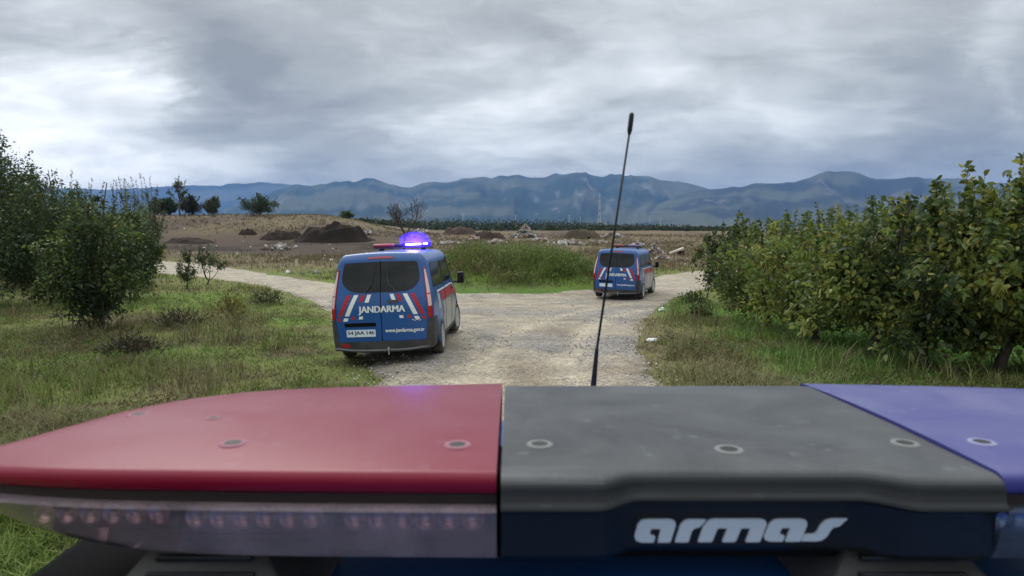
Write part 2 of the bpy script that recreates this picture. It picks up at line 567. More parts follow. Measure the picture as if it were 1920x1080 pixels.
rx = np.arange(-46, 30, 0.19); ry = np.arange(-9, 64, 0.19)
RX, RY = np.meshgrid(rx, ry, indexing='ij')
sd = road_sd(RX, RY).reshape(RX.shape) + 1.1 * (fbm(RX * 0.7, RY * 0.7, 5, 5) - 0.5)
RZ = H(RX, RY) + 0.055 * (fbm(RX * 0.7, RY * 0.35, 15, 4) - 0.5) - 0.035 * sm(-0.5, 0.05, sd)
inside = sd < 0.02
ok = inside[:-1, :-1] & inside[1:, :-1] & inside[:-1, 1:] & inside[1:, 1:]
F = grid_faces(len(rx), len(ry), ok.ravel())
used = np.unique(F); remap = np.full(RX.size, -1); remap[used] = np.arange(len(used))
TRACKS = [[(0, -9), (0, 4), (.2, 10), (.8, 15), (2.0, 19.5), (4.2, 23.5), (7.2, 27), (12, 30), (22, 34)],
          [(-.5, -9), (-.5, 4), (-.9, 11), (-2.0, 16.5), (-4.6, 21.5), (-9, 26.5), (-15, 32), (-24, 40), (-34, 47)],
          [(-9, 26), (-4, 24.8), (1, 24.6), (5, 26), (10, 28.8), (18, 32)]]


def seg_side(x, y, path):
    best = np.full(x.shape, 1e9); side = np.zeros(x.shape)
    for (ax_, ay_), (bx_, by_) in zip(path[:-1], path[1:]):
        ex, ey = bx_ - ax_, by_ - ay_; L = math.hypot(ex, ey)
        t = np.clip(((x - ax_) * ex + (y - ay_) * ey) / L ** 2, 0, 1)
        d = np.hypot(x - ax_ - t * ex, y - ay_ - t * ey)
        s_ = ((x - ax_) * ey - (y - ay_) * ex) / L
        side = np.where(d < best, np.sign(s_) * d, side); best = np.minimum(best, d)
    return side


wob = 0.5 * (fbm(RX * .25, RY * .25, 101, 3) - .5)
trk = np.zeros(RX.shape); mid_ = np.zeros(RX.shape)
for i_, pth in enumerate(TRACKS):
    s_ = seg_side(RX, RY, pth) + wob
    for o_ in (-.85, .75):
        trk = np.maximum(trk, np.exp(-((s_ - o_) / .27) ** 2) * (1, .9, .6)[i_])
    mid_ = np.maximum(mid_, np.exp(-(s_ / .34) ** 2))
trk = trk * (0.55 + 0.6 * fbm(RX * .5, RY * .5, 103, 4))
coarse = sm(.46, .62, fbm(RX * .42, RY * .42, 107, 5)) * (1 - .8 * trk)
RZ = RZ - .030 * trk + .012 * mid_ + .02 * (fbm(RX * 2.1, RY * 2.1, 109, 3) - .5) * coarse
rc = np.ones(RX.shape + (3,)) * np.array((.225, .203, .168))
rc = lerp(rc, np.array((.335, .300, .240)), np.clip(trk, 0, 1))
rc = lerp(rc, np.array((.165, .162, .158)), .75 * coarse)
rc = lerp(rc, np.array((.150, .120, .085)), .55 * sm(.56, .68, fbm(RX * .8, RY * .8, 111, 4)) * (1 - trk))
rc = lerp(rc, np.array((.30, .27, .22)), .7 * sm(-25, -14, -np.hypot(RX, RY)) * 0 + .6 * sm(24, 32, np.hypot(RX, RY)))
rc = lerp(rc, np.array((.12, .10, .07)), .8 * sm(-.75, .0, sd) * sm(.4, .6, fbm(RX * 1.7, RY * 1.7, 113, 3)))
RV = np.stack([RX.ravel(), RY.ravel(), RZ.ravel()], 1)[used]
road = obj('gravel_road', mesh_np('gravel_road', RV, [remap[F]], rc.reshape(-1, 3)[used] * np.array((1.17, 1.14, 1.08))), mat=M_road, kind='structure', smooth=True)

# ------------------------------------------------------------------ mountains
def mountain(name, prof, d0, d1, seed, green, rock_amt, spur):
    pxs = np.array([p[0] for p in prof], float); pys = np.array([p[1] for p in prof], float)
    nb, nt = 330, 58
    px = np.linspace(pxs[0], pxs[-1], nb)
    py = np.interp(px, pxs, pys)
    k = np.array([0.2, 0.6, 0.2]); py = np.convolve(np.pad(py, 1, mode='edge'), k, 'valid')
    bear = (px - 960) / FPX
    tt = np.concatenate([np.linspace(0, 1, nt - 12), 1 + np.linspace(0.06, 0.9, 12)])
    B, T = np.meshgrid(bear, tt, indexing='ij')
    ridge = (440 - py) / FPX * d1 + 2
    R = np.broadcast_to(ridge[:, None], B.shape)
    Y = d0 + (d1 - d0) * T
    X = B * Y
    # spurs and gullies running down the slope
    w = fbm(B * 9, T * 1.4, seed, 4) - 0.5
    v = 1 - np.abs(2 * fbm(B * 26 + w * 2.2, T * 1.1 + w, seed + 7, 4) - 1)
    v2 = 1 - np.abs(2 * fbm(B * 75 + w * 5, T * 3.2, seed + 17, 4) - 1)
    up = np.where(T < 1, T ** 1.25, np.clip(1 - (T - 1) * 1.1, 0, 1))
    Z = R * up * (1 - spur * (1 - v) * 2.2 * np.clip(1.02 - T, 0, 1) ** 0.6) + R * 0.10 * (v2 - 0.75) * np.minimum(T * 4, 1) * np.clip(1.04 - T, 0.12, 1)
    Z = np.maximum(Z, -2)
    Z[:, 0] = 0
    n = fbm(X * 0.0016, Z * 0.006 + Y * 0.0008, seed + 30, 5)
    n2 = fbm(X * 0.006, Z * 0.02, seed + 40, 4)
    c = lerp(np.broadcast_to(np.array(green), B.shape + (3,)), np.array((0.080, 0.084, 0.050)), sm(0.45, 0.60, n))
    n2 = fbm(X * 0.012, Y * 0.0022, seed + 40, 5)
    rockm = rock_amt * sm(0.62, 0.70, n2) * sm(0.30, 0.5, T) * sm(0.98, .85, T) * sm(0.48, 0.58, fbm(X * 0.0017, Y * 0.0012, seed + 33, 2))
    c = lerp(c, np.array((0.19, 0.18, 0.165)), rockm)
    fields = sm(0.30, 0.05, T) * sm(0.56, 0.62, fbm(X * 0.004, Y * 0.0009, seed + 60, 3))
    c = lerp(c, np.array((0.34, 0.30, 0.21)), 0.8 * fields)
    me = mesh_np(name, np.stack([X.ravel(), Y.ravel(), Z.ravel()], 1), [grid_faces(nb, len(tt))], c.reshape(-1, 3))
    return obj(name, me, mat=M_hill, kind='structure', smooth=True)


mountain('far_mountains', [(-1500, 352), (-1150, 338), (-800, 348), (-420, 350), (-200, 342), (0, 349), (100, 350), (200, 356), (290, 352), (350, 346), (400, 347), (450, 342), (510, 342), (550, 346), (620, 356), (720, 372), (820, 390)],
         9000, 12500, 3, (0.030, 0.042, 0.026), 0.2, 0.32)
mountain('mountains', [(420, 395), (500, 366), (535, 352), (560, 346), (600, 346), (640, 340), (665, 338), (690, 333), (705, 334), (722, 338), (735, 347), (770, 346), (800, 342), (830, 341), (865, 336),
                       (900, 332), (940, 330), (980, 328), (1020, 328), (1050, 325), (1080, 322), (1110, 325), (1150, 327), (1200, 329), (1240, 335), (1290, 345), (1330, 353), (1400, 362), (1500, 380), (1600, 400)],
         4200, 8200, 11, (0.026, 0.040, 0.024), 0.5, 0.48)
mountain('mountains', [(1180, 400), (1250, 376), (1310, 358), (1340, 353), (1368, 350), (1384, 351), (1400, 346), (1440, 341), (1480, 338), (1520, 330), (1555, 319), (1580, 317), (1605, 321), (1630, 328), (1660, 332),
                       (1700, 331), (1750, 336), (1800, 335), (1850, 341), (1900, 337), (1960, 328), (2060, 318), (2200, 330), (2400, 325), (2700, 336), (3000, 322), (3400, 345)],
         3600, 6600, 23, (0.032, 0.036, 0.028), 0.5, 0.46)

# ------------------------------------------------------------------ haze in the air (closed box round camera and scene)
hb = bmesh.new()
add_box(hb, (0, 7850, 403.5), (30400, 16200, 815))
haze = obj('haze', bm_mesh('haze', hb), kind='stuff')
hm = bpy.data.materials.new('haze'); hm.use_nodes = True
hn = NT(hm.node_tree); hn.n.remove(hn.n['Principled BSDF'])
pv = hn.new('ShaderNodeVolumePrincipled')
pv.inputs['Color'].default_value = (0.22, 0.46, 1.0, 1)
pv.inputs['Density'].default_value = 6.2e-5
pv.inputs['Anisotropy'].default_value = 0.0
hn.link(pv.outputs[0], hn.n['Material Output'].inputs['Volume'])
haze.data.materials.append(hm)
tag(haze, 'thin pale blue haze between the junction and the mountains', None)


# ------------------------------------------------------------------ plants
def unit(v):
    return v / np.maximum(np.linalg.norm(v, axis=-1, keepdims=True), 1e-9)


def leaf_mesh(name, P, D, size, wr, tint, fold=0.18, oval=False):
    """P base points, D directions; every leaf a folded blade of two or four triangles"""
    n = len(P)
    D = unit(D)
    r = rng.normal(size=(n, 3)); r[:, 2] *= 0.6
    S = unit(np.cross(D, r)); N = np.cross(S, D)
    size = np.asarray(size).reshape(-1, 1) * np.ones((n, 1)); w = size * wr
    droop = np.array([0, 0, -1.0]) * size * 0.12
    if oval:
        curl = rng.uniform(-.10, .22, (n, 1)) * size
        pts = [P, P + D * size * .26 + S * w * .43 + N * size * fold * .8, P + D * size * .62 + S * w * .44 + N * size * fold * .7 - N * curl * .4, P + D * size + droop - N * curl,
               P + D * size * .62 - S * w * .44 + N * size * fold * .7 - N * curl * .4, P + D * size * .26 - S * w * .43 + N * size * fold * .8, P + D * size * .45]
        V = np.stack(pts, 1).reshape(-1, 3); i = np.arange(n)[:, None] * 7
        F = np.concatenate([i + np.array([[6, a_, (a_ + 1) % 6]]) for a_ in range(6)])
        return mesh_np(name, V, [F], np.repeat(tint, 7, axis=0))
    v0 = P
    v1 = P + D * size * 0.42 + S * w * 0.5 + N * size * fold
    v2 = P + D * size + droop
    v3 = P + D * size * 0.42 - S * w * 0.5 + N * size * fold
    v4 = P + D * size * 0.45
    V = np.stack([v0, v1, v2, v3, v4], 1).reshape(-1, 3)
    i = np.arange(n)[:, None] * 5
    F = np.concatenate([i + np.array([[0, 4, 1]]), i + np.array([[4, 2, 1]]), i + np.array([[0, 3, 4]]), i + np.array([[4, 3, 2]])])
    return mesh_np(name, V, [F], np.repeat(tint, 5, axis=0))


def blades(name, X, Y, Z, h, w, lean, tint, nb=4, spread=0.05, simple=False):
    """tufts of bent grass blades"""
    n = len(X) * nb
    P = np.repeat(np.stack([X, Y, Z], 1), nb, axis=0)
    P[:, :2] += rng.normal(size=(n, 2)) * spread
    h = np.repeat(h, nb) * rng.uniform(0.55, 1.15, n)
    w = np.repeat(w, nb)
    a = rng.uniform(0, 6.283, n)
    L = np.stack([np.cos(a), np.sin(a), np.zeros(n)], 1)
    b = a + rng.uniform(0.9, 2.2, n)
    S = np.stack([np.cos(b), np.sin(b), np.zeros(n)], 1)
    ln = lean * rng.uniform(0.2, 1.5, n)
    T = np.repeat(tint, nb, axis=0) * rng.uniform(0.65, 1.35, (n, 1))
    up = np.array([0, 0, 1.0])
    P = P - up * 0.02
    hh, ww, ll = h[:, None], w[:, None], (ln * h)[:, None]
    tip = P + up * hh * 0.93 + L * ll
    if simple:
        V = np.stack([P - S * ww, P + S * ww, tip], 1).reshape(-1, 3)
        i = np.arange(n)[:, None] * 3
        return mesh_np(name, V, [i + np.array([[0, 1, 2]])], np.repeat(T, 3, axis=0))
    mid = P + up * hh * 0.58 + L * ll * 0.34
    V = np.stack([P - S * ww, P + S * ww, mid + S * ww * 0.8, mid - S * ww * 0.8, tip], 1).reshape(-1, 3)
    i = np.arange(n)[:, None] * 5
    return mesh_np(name, V, [i + np.array([[0, 1, 2, 3]]), i + np.array([[3, 2, 4]])], np.repeat(T, 5, axis=0))


def frust(n, y0, y1, b0, b1, power=1.0):
    """random points in the sector of ground seen between two bearings"""
    y = np.sqrt(rng.uniform(y0 ** 2, y1 ** 2, n)) if power == 1.0 else y0 * (y1 / y0) ** rng.uniform(0, 1, n)
    return rng.uniform(b0, b1, n) * y, y


def build_grass():
    # close grass on both sides of the road
    x, y = frust(79000, 3.2, 33, -1.25, 1.25, 2.0)
    sd = road_sd(x, y); k = (sd > 0.45 * (rng.uniform(0, 1, len(x)) - .75) + 0.5 * (fbm(x * 1.3, y * 1.3, 5, 3) - .5)); x, y, sd = x[k], y[k], sd[k]
    t = ground_tint(x, y)
    nse = fbm(x * 0.5, y * 0.5, 51, 4)
    h = (0.085 + 0.15 * sm(0.44, 0.72, nse)) * (0.75 + 0.25 * sm(0.1, 0.9, sd))
    dry = rng.uniform(0, 1, len(x)) < 0.10
    t = np.where(dry[:, None], C_STRAW * 0.75, t * 1.15)
    yel = sm(0.55, 0.62, fbm(x * 0.35, y * 0.35, 61, 3)) * (x < -4)
    t = lerp(t, np.array((0.135, 0.150, 0.030)), 0.55 * yel)
    w = 0.0035 + 0.0011 * np.sqrt(y)
    me = blades('grass', x, y, Hg(x, y), h, w, 1.1, t, 4, 0.06)
    obj('grass', me, mat=M_grass, kind='stuff')
    x, y = frust(6500, 5, 31, -1.0, 1.0, 2.0)
    sd = road_sd(x, y); nz = fbm(x * 0.55, y * 0.55, 151, 4)
    k = (sd > .35) & (nz > .50 + .1 * (x > 0)); x, y = x[k], y[k]; nz = nz[k]
    t = np.where((rng.uniform(0, 1, len(x)) < .16)[:, None], C_STRAW * .75, ground_tint(x, y) * 1.15)
    obj('tall_grass', blades('tall_grass', x, y, Hg(x, y), .18 + 1.7 * (nz - .5), .004 + .0010 * np.sqrt(y), .7, t, 7, .07), mat=M_grass, kind='stuff')
    # dry tall grass on the waste ground
    x, y = frust(52000, 30, 190, -0.85, 0.75, 2.0)
    sd = road_sd(x, y); b = x / y
    nse = fbm(x * 0.12, y * 0.08, 52, 4)
    soil = (y > 70) & (y < 116) & (b < -0.16)
    k = (sd > 0.3) & (rng.uniform(0, 1, len(x)) < 0.25 + 1.2 * sm(0.40, 0.6, nse)) & ~(soil & (rng.uniform(0, 1, len(x)) < 0.95))
    x, y = x[k], y[k]
    t = ground_tint(x, y) * 1.1
    mixr = rng.uniform(0, 1, (len(x), 1))
    t = np.where(mixr < 0.3, C_STRAW * 0.8, np.where(mixr > 0.82, C_OLIVE, t))
    h = 0.20 + 0.50 * rng.uniform(0, 1, len(x)) ** 2
    h = h * (0.55 + 0.45 * sm(44, 60, y))
    w = 0.007 + 0.00045 * y
    obj('dry_grass', blades('dry_grass', x, y, Hg(x, y), h, w, 0.45, t, 4, 0.16, True), mat=M_grass, kind='stuff')


def leaf_clump(P, R, n, size, cols, up=0.4, flat=1.0):
    """leaf bases and directions through a lumpy volume"""
    d = unit(rng.normal(size=(n, 3))); d[:, 2] = np.abs(d[:, 2]) * 0.95 + 0.02
    r = rng.uniform(0, 1, (n, 1)) ** 0.45
    Q = np.array(P) + d * r * np.array(R) * (0.75 + 0.5 * rng.uniform(0, 1, (n, 1)))
    D = d * 0.7 + rng.normal(size=(n, 3)) * 0.6 + np.array([0, 0, up])
    c = np.array(cols)[rng.integers(0, len(cols), n)] * rng.uniform(0.7, 1.3, (n, 1))
    return Q, D, np.full(n, size) * rng.uniform(0.6, 1.3, n), c


def build_weeds():
    """broad-leaved weeds between the grass, and the scrub on the bank behind the junction"""
    Ps, Ds, Ss, Cs = [], [], [], []
    x, y = frust(3400, 7.5, 30, -0.85, 0.85, 2.0)
    sd = road_sd(x, y); nz = fbm(x * 0.45, y * 0.45, 71, 3)
    k = (sd > 0.25) & (nz > 0.5); x, y = x[k], y[k]; z = Hg(x, y)
    for a, b, c in zip(x, y, z):
        g = rng.uniform()
        cols = [C_GREEN * 1.1, C_LUSH, C_OLIVE] if g < 0.7 else [C_BROWN * 0.7, C_BROWN, C_OLIVE * 0.7]
        q = leaf_clump((a, b, c), (0.20, 0.20, 0.20), 34, 0.05, cols)
        Ps.append(q[0]); Ds.append(q[1]); Ss.append(q[2]); Cs.append(q[3])
    obj('weeds', leaf_mesh('weeds', np.concatenate(Ps), np.concatenate(Ds), np.concatenate(Ss), 0.5, np.concatenate(Cs)), mat=M_leaf, kind='stuff')
    Ps, Ds, Ss, Cs = [], [], [], []
    n = 800
    x = rng.uniform(-5.2, 5.6, n); y = rng.uniform(28.6, 46, n)
    k = (road_sd(x, y) > 1.1); x, y = x[k], y[k]; z = Hg(x, y)
    for a, b, c in zip(x, y, z):
        g = fbm(np.array(a * 0.4), np.array(b * 0.4), 81, 3)
        cols = [C_GREEN * 0.9, C_GREEN * 1.2, np.array((0.10, 0.125, 0.04))] if g < 0.53 else [C_OLIVE * 1.2, np.array((0.19, 0.185, 0.065)), C_GREEN * 1.1]
        hgt = rng.uniform(0.25, 0.6) + 1.1 * max(0, float(fbm(np.array(a * .55), np.array(b * .55), 83, 3)) - .35)
        q = leaf_clump((a, b, c), (0.62, 0.62, hgt * 1.1), 105, 0.14, cols, 0.45)
        Ps.append(q[0]); Ds.append(q[1]); Ss.append(q[2]); Cs.append(q[3])
    sc_ = obj('scrub', leaf_mesh('scrub', np.concatenate(Ps), np.concatenate(Ds), np.concatenate(Ss), 0.42, np.concatenate(Cs)), mat=M_leaf, kind='stuff')
    # long arching stems over the same bank
    n = 4200
    x = rng.uniform(-5.4, 6.0, n); y = rng.uniform(28.2, 48, n)
    k = (road_sd(x, y) > 0.5); x, y = x[k], y[k]
    sdk = road_sd(x, y)
    nz = fbm(x * 0.5, y * 0.5, 91, 3)
    t = lerp(np.broadcast_to(C_GREEN * 1.3, (len(x), 3)), C_STRAW * 0.85, sm(0.42, 0.60, nz))
    obj('tall_weeds', blades('tall_weeds', x, y, Hg(x, y), (0.2 + 1.0 * rng.uniform(0, 1, len(x)) ** 2) * sm(0.2, 2.2, sdk), np.full(len(x), 0.013), 0.8, t, 4, 0.1), mat=M_grass, kind='stuff')


def grow(Ht, R, n_limb, n_br, n_tw, n_lf, leaf, trunk_h, rt, up, shoots=0, droop=0.2, low=0.1):
    """a skeleton of tapering limbs; returns tubes [(points, radii)] and leaf bases/directions/clump numbers"""
    tubes, LP, LD, LC = [], [], [], []
    U = lambda a, b: rng.uniform(a, b)
    top = np.array([U(-.08, .08) * Ht, U(-.08, .08) * Ht, trunk_h * Ht])
    tubes.append(([np.zeros(3) - (0, 0, 0.15), top * (0.4, 0.6, 0.5), top], [rt * 1.25, rt, rt * 0.8]))
    cl = 0

    def curve(a, d, L, n, bend):
        pts = [np.array(a)]
        d = unit(np.array(d, float))
        for i in range(n):
            d = unit(d + np.array([U(-.25, .25), U(-.25, .25), bend + U(-.15, .15)]))
            pts.append(pts[-1] + d * L / n)
        return pts

    def twig(a, d, L, nl, c):
        pts = curve(a, d, L, 3, -droop * 0.5)
        P = np.array(pts)
        t = rng.uniform(0.05, 1, nl) * 3
        i = np.minimum(t.astype(int), 2); f = (t - i)[:, None]
        q = P[i] * (1 - f) + P[i + 1] * f
        LP.append(q + rng.normal(size=(nl, 3)) * 0.015)
        LD.append(unit(np.array(pts[-1]) - np.array(a)) * 0.5 + rng.normal(size=(nl, 3)) * 0.75 + np.array([0, 0, -droop]))
        LC.append(np.full(nl, c))
        return pts

    for i in range(n_limb):
        az = 6.283 * (i + U(-.3, .3)) / n_limb
        el = math.radians(U(8, 78)) if i else math.radians(82)
        L = (R * math.cos(el) + (Ht * (1 - trunk_h)) * math.sin(el)) * U(0.72, 0.95)
        st = top * U(0.75, 1.0)
        lp = curve(st, (math.cos(az) * math.cos(el), math.sin(az) * math.cos(el), math.sin(el)), L, 6, up)
        rl = rt * U(0.45, 0.62)
        tubes.append((lp, list(np.linspace(rl, rl * 0.25, 7))))
        for j in range(n_br):
            s = U(low + 0.1, 0.98) * 6; k = min(int(s), 5)
            a = lp[k] + (lp[k + 1] - lp[k]) * (s - k)
            az2 = az + U(-1.9, 1.9); el2 = math.radians(U(-30, 70))
            Lb = R * U(0.22, 0.48) * (1.1 - 0.35 * s / 6)
            bp = curve(a, (math.cos(az2) * math.cos(el2), math.sin(az2) * math.cos(el2), math.sin(el2)), Lb, 4, up * 0.4 - droop * 0.3)
            tubes.append((bp, list(np.linspace(rl * 0.32, rl * 0.1, 5))))
            cl += 1
            for q in range(n_tw):
                s2 = U(0.1, 1.0) * 4; k2 = min(int(s2), 3)
                a2 = bp[k2] + (bp[k2 + 1] - bp[k2]) * (s2 - k2)
                d2 = rng.normal(size=3) + np.array([0, 0, 0.15])
                twig(a2, d2, R * U(0.12, 0.24), n_lf, cl)
    for i in range(shoots):
        r = R * 0.8 * math.sqrt(U(0, 1)); az = U(0, 6.283)
        a = np.array([r * math.cos(az), r * math.sin(az), Ht * U(0.60, 0.80)])
        pts = curve(a, (U(-.25, .25), U(-.25, .25), 1), Ht * U(0.18, 0.34), 4, 0.15)
        tubes.append((pts, list(np.linspace(0.012, 0.004, 5))))
        cl += 1
        for k in range(4):
            nl = int(n_lf * 1.4)
            f = rng.uniform(0, 1, (nl, 1))
            LP.append(pts[k] * (1 - f) + pts[k + 1] * f)
            LD.append(rng.normal(size=(nl, 3)) * (0.9, 0.9, 0.5) + np.array([0, 0, -0.05 if droop else 0.4])); LC.append(np.full(nl, cl))
    LP, LD, LC = np.concatenate(LP), np.concatenate(LD), np.concatenate(LC)
    # fit height and spread
    hz = np.percentile(LP[:, 2], 99.7); hr = np.percentile(np.hypot(LP[:, 0], LP[:, 1]), 96)
    s = np.array([R / hr, R / hr, Ht / hz])
    tubes = [([np.array(p) * s for p in pts], r) for pts, r in tubes]
    return tubes, LP * s, LD, LC


def tree(name, loc, label, Ht, R, palette, leaf=0.09, n_limb=7, n_br=8, n_tw=6, n_lf=10, trunk_h=0.16, rt=0.08, up=0.12, shoots=0, droop=0.25,
         wr=0.55, low=0.1, group=None, yellow=0.0, cat='tree', minz=None, fill=0, trunk_name='trunk', zvar=0.0):
    tubes, LP, LD, LC = grow(Ht, R, n_limb, n_br, n_tw, n_lf, leaf, trunk_h, rt, up, shoots, droop, low)
    root = empty(name, loc, label, cat, group)
    bm = bmesh.new()
    add_tube(bm, tubes[0][0], tubes[0][1], 9)
    obj('trunk', bm_mesh('trunk', bm), root, M_bark, smooth=True)
    for i in range(shoots):
        az = rng.uniform(0, 6.283); rr = R * rng.uniform(0, .75)
        a = np.array([rr * math.cos(az), rr * math.sin(az), Ht * rng.uniform(.72, .86)])
        L = Ht * rng.uniform(.16, .34); lean_ = rng.normal(size=2) * .12 * L
        q = [a, a + np.array([lean_[0] * .3, lean_[1] * .3, L * .5]), a + np.array([lean_[0], lean_[1], L])]
        tubes.append((q, [.012, .008, .003]))
        nl = 46; f = rng.uniform(0, 1, (nl, 1)) ** .8
        LP = np.concatenate([LP, a * (1 - f) + q[2] * f + rng.normal(size=(nl, 3)) * .02])
        LD = np.concatenate([LD, rng.normal(size=(nl, 3)) * (1, 1, .45) + np.array([0, 0, .25])])
        LC = np.concatenate([LC, np.full(nl, int(LC.max()) + 1)])
    bb = bmesh.new()
    for pts, r in tubes[1:]:
        add_tube(bb, [tuple(p) for p in pts], list(r), 5, cap=False)
    obj('branches', bm_mesh('branches', bb), root, M_bark, smooth=True, kind='stuff')
    if fill:
        nc = max(6, int(fill / 70)); base = int(LC.max()) + 1
        for i in range(nc):
            d = rng.normal(size=3); d /= np.linalg.norm(d)
            rr = rng.uniform(0.25, 0.92) ** 0.6
            zc_ = 0.50 + 0.46 * d[2] * rr
            wide = R * math.sqrt(max(0.05, 1 - ((zc_ - 0.42) / 0.62) ** 2))
            c0 = np.array([d[0] * rr * wide, d[1] * rr * wide, Ht * zc_])
            e = unit(rng.normal(size=(70, 3)))
            LP = np.concatenate([LP, c0 + e * rng.uniform(0, 1, (70, 1)) ** .5 * np.array([.30 * R, .30 * R, .15 * Ht])])
            LD = np.concatenate([LD, e * .8 + rng.normal(size=(70, 3)) * .6 + np.array([d[0], d[1], -.1]) * .5])
            LC = np.concatenate([LC, np.full(70, base + i)])
        kk = LP[:, 2] > 0.04; LP, LD, LC = LP[kk], LD[kk], LC[kk]
    if minz is not None:
        k = LP[:, 2] > minz; LP, LD, LC = LP[k], LD[k], LC[k]
    pal = np.array(palette)
    ncl = int(LC.max()) + 1
    cc = pal[rng.integers(0, len(pal), ncl)] * rng.uniform(0.75, 1.3, (ncl, 1))
    c = cc[LC] * rng.uniform(0.7, 1.35, (len(LC), 1))
    yl = rng.uniform(0, 1, len(LC)) < yellow * (0.3 + 1.4 * rng.uniform(0, 1, ncl)[LC])
    c = np.where(yl[:, None], np.array((0.27, 0.265, 0.05)) * rng.uniform(0.6, 1.2, (len(LC), 1)), c)
    cr = obj('crown', leaf_mesh('crown', LP, LD, leaf * rng.uniform(0.45, 1.3, len(LP)), wr, c, oval=(name == 'orchard_tree' and 'second row' not in label)), root, M_leaf)
    cr['kind'] = 'stuff'
    return root


DARK = [(0.032, 0.054, 0.018), (0.042, 0.069, 0.022), (0.056, 0.086, 0.028)]
MID = [(0.100, 0.140, 0.034), (0.125, 0.168, 0.042), (0.074, 0.110, 0.030)]
YELG = [(0.160, 0.205, 0.040), (0.200, 0.230, 0.050), (0.120, 0.168, 0.036), (0.085, 0.128, 0.030)]
PALE = [(0.085, 0.100, 0.050), (0.065, 0.082, 0.040)]


def put(px, py):
    x, y = on_ground(px, py)
    return x, y, float(Hg(np.array([x]), np.array([y]))[0])


